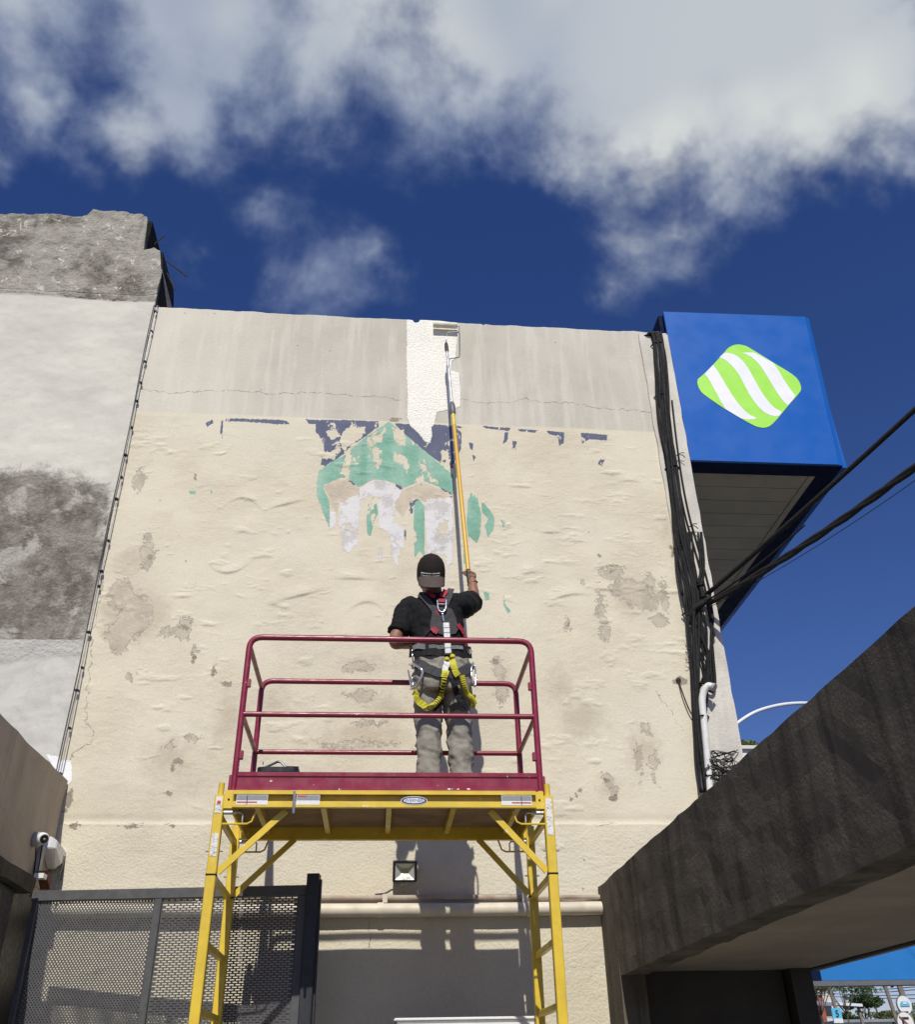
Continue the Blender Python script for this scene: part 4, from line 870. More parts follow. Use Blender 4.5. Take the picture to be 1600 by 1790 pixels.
auto_smooth(MB().lathe(tip-dv*0.13, dv, [(0.014, 0), (0.018, 0.01), (0.018, 0.09), (0.013, 0.13)], 12).build('thread_tip', 'grip_black', pl))
rA = P(757, 570, D-0.03); rB = P(799, 573, D-0.03); rz = (rA.z+rB.z)/2+0.004
rc0, rc1 = Vector((rA.x, D-0.048, rz)), Vector((rB.x, D-0.048, rz))
fr_pts = [tip-dv*0.02, P(780.5, 588, D-0.19), P(783, 581, D-0.175), P(803, 580, D-0.165), P(803.5, 571, D-0.04), Vector((rc1.x, D-0.036, rz))]
MB().tube(bend(fr_pts, 0.012, 3), 0.0050, 8).build('roller_frame', 'steel', pl, smooth=True)
auto_smooth(MB().lathe(rc0, (1, 0, 0), [(0.012, 0), (0.027, 0.002), (0.031, 0.012), (0.030, 0.10), (0.031, (rc1-rc0).length-0.012), (0.027, (rc1-rc0).length), (0.010, (rc1-rc0).length)], 22).build('roller_sleeve', 'nap', pl))

# ================================================================ cable bundle on the right hand corner
cb = thing('cable_bundle', (2.5, D-0.05, 3.5), 'thick tangle of black cables running down the right corner of the wall', 'cables')
def cable(pts, r, m='black_cable', name='cable', par=None, k=6, n=6):
    return MB().tube(smooth(pts, k), r, n).build(name, m, par or cb, smooth=True)
spine = [(1147,584,.03),(1153,620,.04),(1157,680,.045),(1162,740,.04),(1172,800,.04),(1180,860,.045),(1188,930,.05),(1198,990,.05),(1208,1040,.07),(1211,1090,.05),(1214,1150,.045),(1217,1220,.045),(1219,1280,.05),(1225,1330,.06),(1234,1385,.06)]
width = [9, 11, 11, 10, 9, 9, 12, 16, 17, 12, 8, 6, 5, 8, 12]
for i in range(30):
    a = random.uniform(-1, 1); dp_ = random.uniform(0, 1); ph = random.uniform(0, 6); pts = []
    n_ = len(spine) if i < 12 else random.choice([9, 9, 10])
    for k, (u, v, dd) in enumerate(spine[:n_]):
        w = width[k]*(a*0.85+0.22*math.sin(ph+k*1.3)); 
        pts.append(P(u+w, v, D-0.022-dd*dp_-0.01*abs(math.sin(ph+k))))
    pts.insert(0, pts[0]+Vector((-0.03+0.02*a, 0.03, 0.012))); pts.insert(0, Vector((pts[0].x-0.16, D+0.10, pts[0].z-0.004)))
    cable(pts, random.choice([0.007, 0.009, 0.0115, 0.014]), 'black_cable' if i % 6 else 'grey_cable')
for j, off in enumerate((0, 7)):
    cable([P(u+off, v, D-0.03) for u, v in ((1168,700),(1176,770),(1186,840),(1198,900),(1212,950),(1226,1000),(1236,1040))], 0.008)
cable([P(u, v, D-0.05) for u, v in ((1240,1040),(1246,1080),(1244,1110),(1247,1150),(1250,1190),(1247,1208),(1238,1206))], 0.013)
cable([P(u, v, D-0.055) for u, v in ((1236,1045),(1242,1085),(1249,1110),(1243,1120),(1243,1170),(1246,1200))], 0.009)
for i in range(10):
    u0 = random.uniform(1196, 1228); a = random.uniform(-6, 6)
    cable([P(u0, 930, D-0.03), P(u0+4+a*.5, 990, D-0.05), P(1220+a, 1045, D-0.08), P(u0+6+a, 1100, D-0.05), P(u0+10, 1150+random.uniform(-20, 30), D-0.04)], random.choice([0.004, 0.005, 0.007]))
for i in range(16):   # tangle at the foot
    c = P(1240, 1335, D-0.06); pts = [c+Vector((random.uniform(-.09, .22), random.uniform(-.08, .02), random.uniform(-.16, .09))) for _ in range(5)]
    cable(pts, random.choice([0.003, 0.004, 0.006]), random.choice(['black_cable', 'black_cable', 'grey_cable']), k=5, n=5)
for i in range(9):    # loose strands bowing away from the bundle
    v0 = random.uniform(1000, 1120); v1 = v0+random.uniform(90, 190); bow = random.uniform(6, 26); u0 = 1206+(v0-1000)*0.09; u1 = 1206+(v1-1000)*0.09
    cable([P(u0, v0, D-0.05), P(u0+bow*.7, v0+(v1-v0)*.25, D-0.06), P((u0+u1)/2+bow, (v0+v1)/2, D-0.05), P(u1+bow*.5, v0+(v1-v0)*.8, D-0.045), P(u1, v1, D-0.04)], random.choice([0.004, 0.006, 0.009]))
for i in range(5):    # thin stray loops
    q = P(1203+i*3, 1150-i*9, D-0.03); r = 0.05+0.015*i
    cable([q+Vector((r*math.sin(t)*0.55-0.02, -0.015, r*math.cos(t))) for t in np.linspace(0.2, 3.6+i*.3, 9)], 0.0022, 'grey_cable', 'stray_loop', n=4, k=4)
for (u, v) in ((1150,600),(1156,690),(1176,815),(1192,955),(1207,1070),(1226,1195),(1227,1252),(1234,1330)):
    q = P(u, v, D-0.06); MB().tube(smooth([q+Vector((-0.06, 0.04, -0.01)), q+Vector((-0.03, -0.01, 0)), q+Vector((0.03, -0.012, 0.004)), q+Vector((0.07, 0.04, 0.01))]), 0.0065, 6).build('tie', 'black_cable', cb)
for (u, v) in ((1183,797),(1205,921),(1222,1200)):
    q = P(u, v, D-0.05); 
    for k in range(2): MB().tube(smooth([q, q+Vector((0.04, -0.02, 0.02*k)), q+Vector((0.07, -0.02, -0.03+0.05*k))]), 0.004, 5).build('tie_tail', 'black_cable', cb)
# clamp / splice where the overhead lines arrive
jq = P(1222, 1045, D-0.10)
MB().tube(smooth([P(1206,1078,D-0.05), P(1214,1064,D-0.08), P(1228,1055,D-0.11), P(1243,1044,D-0.15)]), [0.030]*13+[0.026]*5+[0.018], 10).build('splice_sleeve', 'black_cable', cb, smooth=True)
auto_smooth(MB().lathe(P(1224, 1022, D-0.09), (0.1, 0, -1), [(0.03, 0), (0.034, 0.012), (0.020, 0.018), (0.020, 0.10), (0.032, 0.106), (0.030, 0.12)], 14).build('insulator', 'black_cable', cb))
MB().bar(P(1222, 1015, D), P(1222, 1015, D-0.12), 0.03, 0.03).build('insulator_bracket', 'rusty_bar', cb)
pvc = thing('conduit_pipe', P(1232, 1300, D), 'white plastic pipe with swan neck top among the black cables', 'pipe')
auto_smooth(MB().tube(smooth([P(1242,1390,D-0.09), P(1238,1340,D-0.09), P(1234,1290,D-0.09), P(1229,1240,D-0.09), P(1228,1222,D-0.092), P(1231,1208,D-0.10), P(1238,1199,D-0.115), P(1246,1200,D-0.13)], 6), 0.027, 14).build('pipe', 'white_pvc', pvc))
auto_smooth(MB().lathe(P(1248, 1201, D-0.135), Vector((0.6, -0.5, -0.45)), [(0.020, -0.012), (0.032, -0.010), (0.032, 0.012), (0.022, 0.013)], 14).build('pipe_mouth', 'grey_plastic', pvc))
MB().tube(smooth([P(1222,1252,D-0.03), P(1228,1250,D-0.125), P(1237,1251,D-0.03)]), 0.006, 6).build('strap', 'black_cable', pvc)
hk = thing('wall_hook', P(1186, 1190, D), 'thin rusty rod hanging from an anchor scar on the right of the wall', 'hook')
MB().tube(smooth([P(1186,1189,D-0.01), P(1194,1212,D-0.03), P(1205,1240,D-0.03), P(1216,1258,D-0.03)]), 0.0055, 6).build('rod', 'rusty_bar', hk)
MB().lathe(P(1186, 1189, D+0.0), (0, -1, 0), [(0.02, -0.01), (0.02, 0.012), (0.008, 0.02)], 10).build('anchor', 'rusty_bar', hk)

# overhead lines crossing to the street
def overhead(a, b_, Yb, r, label, sag=0.12, twist=0, ext=1.9):
    p0, p1 = P(*a, D-0.14), P(*b_, Yb); d_ = p1-p0
    th = thing('overhead_cable', p0, label, 'cable')
    n_ = 14
    for s in range(max(1, twist)):
        pts = []
        for i in range(n_+1):
            t = i/n_*ext; q = p0+d_*t-Vector((0, 0, sag*4*t*(ext-t)/ext**2))
            if twist: q += Vector((0, math.cos(t*16+s*2.1), math.sin(t*16+s*2.1)))*r*0.8*min(1, t*6)
            pts.append(q)
        MB().tube(smooth(pts, 3), r, 7).build('line', 'black_cable', th, smooth=True)
overhead((1238,1037), (1600,703), 4.9, 0.0195, 'thick single black overhead cable, upper one crossing in front of the blue sign', 0.05)
overhead((1240,1055), (1600,782), 4.9, 0.0185, 'twisted thick black overhead cable below the single one, right of the blue sign', 0.13, 3)
overhead((1243,1060), (1600,803), 4.9, 0.0028, 'very thin overhead wire hanging just under the twisted cable', 0.14)
overhead((1236,1050), (1440,892), 5.7, 0.008, 'short dark cable spreading between the two thick overhead lines', 0.03, 0, 0.85)

# ================================================================ the painter
mat('skin', (0.26, 0.125, 0.075), 0.55, 0.08, 25, spec=0.4)
mat('shirt', (0.012, 0.012, 0.013), 0.85, 0.15, 25, spec=0.15)
mat('trousers', (0.26, 0.245, 0.205), 0.9, 0.10, 25, 0.0008, 300, spec=0.15, dirt=((0.14, 0.13, 0.105), 0.4))
mat('cap_cloth', (0.022, 0.0175, 0.016), 0.9, 0.10, 40, spec=0.15)
mat('cap_bill', (0.085, 0.066, 0.058), 0.9, 0.10, 40, spec=0.15)
mat('strap_grey', (0.060, 0.060, 0.062), 0.8, 0.15, 60, spec=0.2)
mat('strap_black', (0.016, 0.016, 0.017), 0.8, 0.15, 60, spec=0.2)
mat('strap_light', (0.20, 0.20, 0.20), 0.7, 0.12, 60)
mat('strap_red', (0.34, 0.018, 0.04), 0.7, 0.12, 60)
mat('lanyard_yellow', (0.60, 0.55, 0.035), 0.7, 0.10, 60)
mat('lanyard_dark', (0.05, 0.045, 0.01), 0.8, 0.1, 60)
mat('chrome', (0.62, 0.63, 0.63), 0.22, 0.06, 30, metal=0.85)
mat('pack_silver', (0.50, 0.50, 0.48), 0.4, 0.15, 60, metal=0.2)
mat('hair', (0.012, 0.009, 0.007), 0.6, 0.2, 80)
mat('boot', (0.05, 0.035, 0.022), 0.6, 0.2, 20)
YP = 5.74
man = thing('person', (P(778, 1350, YP).x, YP, zdk), 'painter seen from behind in cap, black shirt, harness and grey trousers, raising a roller pole', 'person')
def remesh(mb, voxel, smooth_it, wrinkle=None):
    me = bpy.data.meshes.new('tmp'); me.from_pydata([tuple(v) for v in mb.v], [], mb.f)
    bm = bmesh.new(); bm.from_mesh(me); bmesh.ops.recalc_face_normals(bm, faces=bm.faces); bm.to_mesh(me); bm.free()
    ob = bpy.data.objects.new('tmp', me); C.objects.link(ob)
    md = ob.modifiers.new('r', 'REMESH'); md.mode = 'VOXEL'; md.voxel_size = voxel
    ms = ob.modifiers.new('s', 'SMOOTH'); ms.factor = 0.5; ms.iterations = smooth_it
    dg = bpy.context.evaluated_depsgraph_get(); ev = ob.evaluated_get(dg); m2 = ev.to_mesh()
    vs = [v.co.copy() for v in m2.vertices]; ns = [v.normal.copy() for v in m2.vertices]; fs = [tuple(p.vertices) for p in m2.polygons]
    ev.to_mesh_clear(); bpy.data.objects.remove(ob)
    if wrinkle: vs = [v+n*wrinkle(v) for v, n in zip(vs, ns)]
    o = MB(); o.v = [tuple(v) for v in vs]; o.f = fs; return o
def wr(v, amp, sx, sz, seed, ridge=True):
    a = mnoise.fractal(Vector((v.x*sx+seed, v.y*sx, v.z*sz+v.x*sx*0.5)), 0.8, 2.0, 3)
    return amp*((0.5-abs(a))*1.4 if ridge else a)
# joints
sL, eL, wL = P(712, 1066, YP-0.01), P(690, 1122, YP-0.06), P(728, 1128, YP+0.22)
sR, eR, wR = P(806, 1060, YP+0.01), P(829, 1050, YP+0.25), P(825.5, 1012, YP+0.31)
neck, head = P(759, 1050, YP-0.01), P(753.5, 1009, YP-0.015)
hL, kL, aL = P(749, 1200, YP+0.01), P(749, 1283, YP+0.03), Vector((P(752, 1345, YP).x, YP-0.01, zdk+0.09))
hR, kR, aR = P(797, 1200, YP+0.01), P(803, 1283, YP+0.03), Vector((P(808, 1345, YP).x, YP-0.01, zdk+0.09))
X_, Y_, Z_ = Vector((1, 0, 0)), Vector((0, 1, 0)), Vector((0, 0, 1))
def torso(g0):
    T = [(762, 1045, .085, .075), (760, 1053, .145, .09), (759, 1064, .185, .105), (760, 1082, .188, .118), (763, 1105, .176, .122), (767, 1130, .164, .118), (770, 1148, .160, .116)]
    return [(P(u, v, YP), X_*(a+g0), Y_*(b_+g0)) for u, v, a, b_ in T]
def pelvis(g0):
    T = [(769, 1140, .158, .115), (771, 1160, .168, .122), (772, 1180, .178, .132), (773, 1200, .178, .135), (774, 1214, .165, .125)]
    return [(P(u, v, YP), X_*(a+g0), Y_*(b_+g0)) for u, v, a, b_ in T]
# body: one continuous surface
mb = MB(); mb.loft(torso(-0.012), 22, 2.3); mb.loft(pelvis(-0.015), 22, 2.3)
mb.limb([neck-Z_*0.03, neck+Z_*0.05, head-Z_*0.03], [.062, .058, .060])
tilt = Vector((0, -0.32, 0.95)).normalized(); fwd = Vector((0, 0.95, 0.32)).normalized()
hc = head
mb.loft([(hc+tilt*h-fwd*o_, X_*a, fwd*b_) for h, a, b_, o_ in ((-.125,.030,.035,-.045),(-.11,.050,.060,-.03),(-.07,.066,.085,-.012),(-.02,.076,.098,0),(.03,.079,.101,0),(.075,.072,.092,.004),(.105,.045,.060,.006),(.115,.02,.02,.006))], 20, 2.1)
mb.loft([(hc+fwd*(0.085+o_)+tilt*h, X_*a, fwd*b_) for h, a, b_, o_ in ((-.045,.016,.022,.006),(-.03,.017,.026,.01),(0.0,.011,.018,.004),(.02,.008,.010,0))], 10)   # nose
for s in (-1, 1):
    mb.loft([(hc+X_*s*0.080+tilt*h-fwd*0.008, X_*0.012, fwd*b_) for h, b_ in ((-.045,.008),(-.03,.016),(-.005,.022),(.012,.018),(.02,.008))], 10)             # ears
mb.limb([sL+X_*0.02, (sL+eL)/2, eL, (eL*0.62+wL*0.38), wL], [.052, .047, .041, .040, .029]); mb.limb([sR-X_*0.03, (sR+eR)/2, eR, (eR*0.62+wR*0.38), wR], [.056, .050, .044, .042, .030])
for h_, k_, a_ in ((hL, kL, aL), (hR, kR, aR)):
    mb.limb([h_+Z_*0.03, (h_+k_)/2, k_, (k_*0.65+a_*0.35), a_, a_-Z_*0.05], [.085, .075, .055, .055, .040, .040])
body = remesh(mb, 0.0085, 4)
# hands: palm, four curled fingers and a thumb each, rooted in the palm
def handmesh(w, palm, across, curl, grip):
    "w wrist, palm end point, across unit vector toward the little finger, grip: point the fingers wrap"
    hm = MB(); n = palm-w; nn = n.normalized(); out = across.cross(nn).normalized()
    hm.loft([(w-nn*0.02, across*0.026, out*0.021), (w+n*0.3, across*0.033, out*0.019), (w+n*0.75, across*0.041, out*0.017), (palm, across*0.039, out*0.014)], 14, 2.6)
    for i, ln in enumerate((0.072, 0.080, 0.075, 0.060)):
        b0 = palm+across*(-0.030+0.020*i)-nn*0.01; seg = ln/3
        p1 = b0+nn*seg; p2 = p1+(nn*0.25+curl*0.97).normalized()*seg*1.1; p3 = p2+(curl*0.55-nn*0.84).normalized()*seg*1.1
        hm.tube(smooth([b0, p1, p2, p3], 4), [.0092]*8+[.0085]*4+[.0075], 8)
    t0 = w+n*0.35-across*0.030; t1 = t0-across*0.018+nn*0.022+curl*0.018; t2 = t1+nn*0.012+curl*0.030+across*0.012
    hm.tube(smooth([t0, t1, t2], 4), [.0120]*4+[.0105]*4+[.0085], 8); return hm
palmR = hand-dv*0.03+Vector((0.022, -0.012, 0)); acr = -dv
hr_ = handmesh(wR, palmR, Vector((0.72, -0.55, -0.42)).normalized(), (hand-palmR).normalized()*0.6+Vector((-0.6, 0.3, 0)), hand)
palmL = wL+Vector((0.07, 0.04, 0.005)); hl_ = handmesh(wL, palmL, Vector((0, 0.25, -0.97)).normalized(), Vector((0.25, -0.9, 0.1)).normalized(), None)
hands = MB(); hands.add(hr_.v, hr_.f); hands.add(hl_.v, hl_.f); hands = remesh(hands, 0.0034, 3)
body.add(hands.v, hands.f)
bo = body.build('body', 'skin', man, smooth=True, fix=False)
# face under the cap (turned to the wall)
for s in (-1, 1): MB().lathe(hc+X_*s*0.032+fwd*0.088+tilt*0.012, fwd, [(0.011, 0), (0.010, 0.005), (0.005, 0.008)], 12).build('eye', 'white_plastic', man)
MB().loft([(hc+fwd*0.083-tilt*0.068+X_*x, fwd*0.008, tilt*a) for x, a in ((-.024,.001),(-.012,.006),(0,.005),(.012,.006),(.024,.001))], 8).build('mouth', 'rust', man)
MB().loft([(hc+tilt*h, X_*a, fwd*b_) for h, a, b_ in ((-.075,.071,.088),(-.05,.0785,.100),(-.02,.0815,.1035))], 20, 2.1).build('hair', 'hair', man)
# shirt
mb = MB(); mb.loft(torso(0.004)+[(P(771, 1160, YP), X_*0.172, Y_*0.126)], 24, 2.3)
mb.limb([sL+X_*0.05+Z_*0.01, sL, (sL+eL)/2, eL*0.72+sL*0.28], [.078, .074, .068, .070]); mb.limb([sR-X_*0.06, sR, (sR+eR)/2, eR*0.90+sR*0.10], [.085, .084, .080, .072])
mb.limb([P(733, 1052, YP), P(790, 1050, YP)], [.06, .065])
shm = remesh(mb, 0.009, 4, lambda v: wr(v, 0.012, 5, 7, 3)+wr(v, 0.006, 12, 14, 6))
sh = shm.build('shirt', 'shirt', man, smooth=True, fix=False)
# trousers
mb = MB(); mb.loft(pelvis(0.004), 24, 2.3)
for h_, k_, a_, s in ((hL, kL, aL, -1), (hR, kR, aR, 1)):
    mb.limb([h_+Z_*0.06, h_-Z_*0.02, (h_*0.6+k_*0.4), k_, k_*0.45+a_*0.55, a_-Z_*0.045], [.095, .095, .084, .074, .071, .077])
trm = remesh(mb, 0.009, 3, lambda v: wr(v, 0.018, 5, 5, 8)+wr(v, 0.009, 8, 15, 5))
tr = trm.build('trousers', 'trousers', man, smooth=True, fix=False)
for a_ in (aL, aR):
    b0 = Vector((a_.x, a_.y, zdk))
    auto_smooth(MB().loft([(b0+Y_*y+Z_*z, X_*w, Z_*h) for y, z, w, h in ((-.085,.030,.028,.028),(-.07,.045,.036,.044),(-.02,.055,.040,.054),(.04,.042,.044,.041),(.11,.034,.050,.033),(.17,.028,.046,.027),(.195,.022,.030,.020))], 16, 2.6).build('boot', 'boot', man))
# cap worn back to front
cc_ = hc+tilt*0.010; KC = 1.13
crown = MB().loft([(cc_+tilt*h*1.36, X_*a*KC, fwd*b_*KC) for h, a, b_ in ((-.022,.0855,.108),(0.0,.0875,.110),(.03,.0875,.109),(.06,.082,.101),(.085,.068,.083),(.104,.044,.054),(.113,.018,.022),(.115,.004,.004))], 28, 2.15)
crn = auto_smooth(crown.build('cap', 'cap_cloth', man, fix=True), 60)
auto_smooth(MB().lathe(cc_+tilt*0.155, tilt, [(0.008, 0), (0.007, 0.004), (0.002, 0.006)], 12).build('cap_button', 'cap_cloth', crn))
down = (-fwd*0.80-tilt*0.60).normalized(); bn = down.cross(X_).normalized()
vs, N_, M_ = [], 14, 7
for i in range(M_):
    t = i/(M_-1)
    for j in range(N_):
        a = -1+2*j/(N_-1); side = a*0.093*(1-0.06*t*t); arc = math.sqrt(max(0, 1-(a*0.93)**2))
        base = cc_-tilt*0.022-fwd*(0.122*arc)+X_*side
        vs.append(base+down*(0.165*t*(0.55+0.45*arc))+fwd*0.0)
k = len(vs); vs += [v+Vector(bn)*0.004 for v in vs]
F = []
for i in range(M_-1):
    for j in range(N_-1):
        q = i*N_+j; F += [(q, q+1, q+N_+1, q+N_), (k+q+N_, k+q+N_+1, k+q+1, k+q)]
for i in range(M_-1): F += [(i*N_, (i+1)*N_, k+(i+1)*N_, k+i*N_), (i*N_+N_-1, k+i*N_+N_-1, k+(i+1)*N_+N_-1, (i+1)*N_+N_-1)]
for j in range(N_-1): F += [((M_-1)*N_+j, (M_-1)*N_+j+1, k+(M_-1)*N_+j+1, k+(M_-1)*N_+j)]
auto_smooth(MB().add(vs, F).build('cap_bill', 'cap_bill', man), 50)
# straps laid over the clothed body: cast from the eye onto it, then lifted off along the surface normal
bvh = BVHTree.FromPolygons([Vector(v) for v in shm.v]+[Vector(v) for v in trm.v]+[Vector(v) for v in crown.v],
     shm.f+[tuple(i+len(shm.v) for i in f) for f in trm.f]+[tuple(i+len(shm.v)+len(trm.v) for i in f) for f in crown.f])
EYE = Vector((0, 0, H))
def on(u, v, lift=0.008):
    d_ = (P(u, v, 1.0)-EYE).normalized(); loc, nor, i, dist = bvh.ray_cast(EYE, d_)
    if loc is None:
        loc = P(u, v, YP); nor = Vector((0, -1, 0))
    if nor.dot(d_) > 0: nor = -nor
    return loc+nor*lift, nor
def strap(pts, w, m, name='strap', lift=0.008, k=5, par=None, th=0.003):
    c = smooth([Vector((u, v, 0)) for u, v in pts], k); L_, N2 = [], []
    for q in c: a, n = on(q.x, q.y, lift); L_.append(a); N2.append(n)
    N2 = [(N2[max(0, i-2)]+N2[i]+N2[min(len(N2)-1, i+2)]).normalized() for i in range(len(N2))]
    L_ = [L_[0]]+[(L_[i-1]+L_[i]*2+L_[i+1])/4 for i in range(1, len(L_)-1)]+[L_[-1]]
    vs = []
    for i, q in enumerate(L_):
        t = (L_[min(i+1, len(L_)-1)]-L_[max(0, i-1)]).normalized(); sd = t.cross(N2[i]).normalized()*w/2
        vs += [q-sd, q+sd, q+sd+N2[i]*th, q-sd+N2[i]*th]
    n_ = len(L_); F = [(i*4+a, i*4+(a+1)%4, i*4+4+(a+1)%4, i*4+4+a) for i in range(n_-1) for a in range(4)]+[(0, 3, 2, 1), ((n_-1)*4, (n_-1)*4+1, (n_-1)*4+2, (n_-1)*4+3)]
    return MB().add(vs, F).build(name, m, par or harness)
harness = MB()
# back pad is the harness' base part, everything else hangs on it
pad = []
for (u, v) in [(756,1066),(764,1060),(776,1060),(790,1066),(795,1080),(800,1100),(795,1108),(778,1112),(760,1106),(752,1096),(754,1080)]: pad.append((u, v))
cen = on(776, 1085, 0.006); pv_ = [on(u, v, 0.006) for u, v in pad]
V = [cen[0]]+[a for a, n in pv_]+[cen[0]+cen[1]*0.006]+[a+n*0.006 for a, n in pv_]; n_ = len(pad)
F = [(0, 1+i, 1+(i+1)%n_) for i in range(n_)]+[(n_+1, n_+2+(i+1)%n_, n_+2+i) for i in range(n_)]+[(1+i, n_+2+i, n_+2+(i+1)%n_, 1+(i+1)%n_) for i in range(n_)]
harness = MB().add(V, F).build('safety_harness', 'strap_grey', man)
strap([(736,1040),(746,1050),(756,1062),(764,1074)], 0.045, 'strap_grey', 'shoulder_strap')
strap([(789,1030),(784,1044),(778,1056),(772,1068)], 0.045, 'strap_grey', 'shoulder_strap')
strap([(746,1036),(753,1042),(761,1046)], 0.036, 'strap_red', 'shoulder_pad', 0.014); strap([(780,1033),(776,1040),(772,1046)], 0.038, 'strap_red', 'shoulder_pad', 0.016)
strap([(764,1068),(766,1076),(762,1072)], 0.02, 'strap_red', 'pad_trim', 0.013)
strap([(757,1098),(760,1104),(766,1106)], 0.035, 'strap_red', 'pad_trim', 0.013); strap([(799,1092),(806,1104),(811,1118),(813,1130)], 0.034, 'strap_red', 'side_strap', 0.013)
strap([(752,1100),(742,1110),(735,1120),(730,1132)], 0.026, 'strap_black', 'side_strap'); strap([(733,1122),(736,1128)], 0.045, 'strap_red', 'pad_trim', 0.013)
strap([(716,1140),(740,1137),(770,1138),(800,1138),(824,1142)], 0.085, 'strap_black', 'waist_belt', 0.010)
strap([(726,1133),(735,1131),(745,1130)], 0.036, 'strap_light', 'belt_webbing', 0.018); strap([(752,1130),(770,1131),(790,1132),(806,1134)], 0.024, 'strap_light', 'belt_webbing', 0.018); strap([(813,1137),(819,1140),(824,1143)], 0.030, 'strap_light', 'belt_webbing', 0.018)
strap([(728,1160),(742,1166),(758,1174),(776,1178),(798,1178),(812,1172),(824,1162)], 0.062, 'strap_grey', 'seat_strap', 0.012)
strap([(774,1184),(772,1205),(768,1225),(756,1240)], 0.040, 'strap_black', 'leg_strap', 0.010); strap([(790,1184),(796,1205),(806,1225),(816,1240)], 0.040, 'strap_black', 'leg_strap', 0.010)
strap([(788,1240),(800,1232),(812,1238)], 0.04, 'strap_black', 'leg_strap', 0.010)
# dorsal ring
dc, dn = on(773, 1063, 0.022); ex = Vector((1, 0, 0)); ey = (dn.cross(ex)).normalized(); ey = ey if ey.z > 0 else -ey
loop = [dc+ex*(a*0.030)+ey*b_ for a, b_ in ((-1.0,.055),(-.95,.02),(-.9,-.005),(-.65,-.030),(0,-.042),(.65,-.030),(.9,-.005),(.95,.02),(1.0,.055))]
MB().tube(smooth(loop, 4), 0.0065, 8).build('dorsal_ring', 'chrome', harness, smooth=True)
MB().tube([dc+ex*-0.028+ey*0.018, dc+ex*0.028+ey*0.018], 0.006, 8).build('ring_bar', 'chrome', harness)
MB().obox(dc+ey*0.045, ex*0.022, ey*0.012, dn*0.006).build('ring_keeper', 'strap_red', harness)
def hang(pts, lift): return [on(u, v, lift)[0] for u, v in pts]
MB().tube(smooth(hang([(774,1074),(775,1082),(776,1090)], 0.028), 4), 0.008, 8).build('snap_hook', 'chrome', harness, smooth=True)
pk_ = hang([(779,1094),(782,1118),(784,1146)], 0.032); pd = (pk_[2]-pk_[0]).normalized(); pn = Vector((0, -1, -0.1)).normalized()
MB().bar(pk_[0], pk_[2], 0.044, 0.028, up=pn, ch=0.3).build('shock_pack', 'pack_silver', harness)
for i in range(1, 6): MB().bar(pk_[0]+(pk_[2]-pk_[0])*(i/6-.012), pk_[0]+(pk_[2]-pk_[0])*(i/6+.012), 0.0455, 0.0295, up=pn, ch=0.3).build('pack_fold', 'strap_light', harness)
def lanyard(pts, name):
    c = smooth(hang(pts, 0.030), 5)
    MB().tube(c, 0.0155, 8).build(name, 'lanyard_dark', harness, smooth=True); bands = MB()
    for i in range(0, len(c)-1):
        for f in (0.5,):
            a = c[i]*(1-f)+c[i+1]*f; t = (c[i+1]-c[i]).normalized()
            bands.tube([a-t*0.0042, a+t*0.0042], 0.0180, 8)
    bands.build('lanyard_bands', 'lanyard_yellow', harness)
lanyard([(777,1180),(774,1195),(771,1208),(766,1222),(757,1234),(748,1240)], 'lanyard'); lanyard([(806,1182),(809,1198),(814,1208),(819,1220),(823,1230)], 'lanyard')
strap([(729,1206),(734,1219),(740,1231),(748,1240)], 0.042, 'lanyard_yellow', 'lanyard_end', 0.032); strap([(788,1158),(794,1168),(799,1180)], 0.040, 'lanyard_yellow', 'lanyard_end', 0.034)
strap([(782,1156),(779,1166),(776,1180)], 0.038, 'pack_silver', 'lanyard_end', 0.034); strap([(778,1178),(776,1186)], 0.040, 'lanyard_yellow', 'lanyard_end', 0.036); strap([(828,1216),(829,1228),(826,1240)], 0.026, 'lanyard_yellow', 'lanyard_end', 0.02)
for (u, v) in ((781,1155),(789,1153)):
    a = on(u, v, 0.034)[0]; auto_smooth(MB().lathe(a-Z_*0.012, Z_, [(0.008, 0), (0.018, 0.006), (0.018, 0.020), (0.008, 0.028)], 12).build('lanyard_eye', 'lanyard_yellow', harness))
MB().tube(smooth(hang([(722,1172),(719,1164),(724,1160),(730,1163),(738,1170),(743,1177),(738,1190),(734,1201),(726,1206),(722,1200),(720,1186)], 0.030), 4), 0.0085, 8).build('scaffold_hook', 'chrome', harness, smooth=True)
MB().tube(hang([(722,1176),(728,1198)], 0.036), 0.006, 8).build('hook_gate', 'chrome', harness)
MB().tube(smooth(hang([(720,1138),(722,1148),(727,1144),(727,1156),(722,1160)], 0.028), 4), 0.005, 8).build('carabiner', 'chrome', harness, smooth=True)
MB().tube(smooth([P(827,1158,YP-.05), P(824,1172,YP-.07), P(826,1190,YP-.08), P(831,1200,YP-.07), P(832,1178,YP-.05), P(829,1160,YP-.05)], 4), 0.006, 8).build('scaffold_hook', 'chrome', harness, smooth=True)
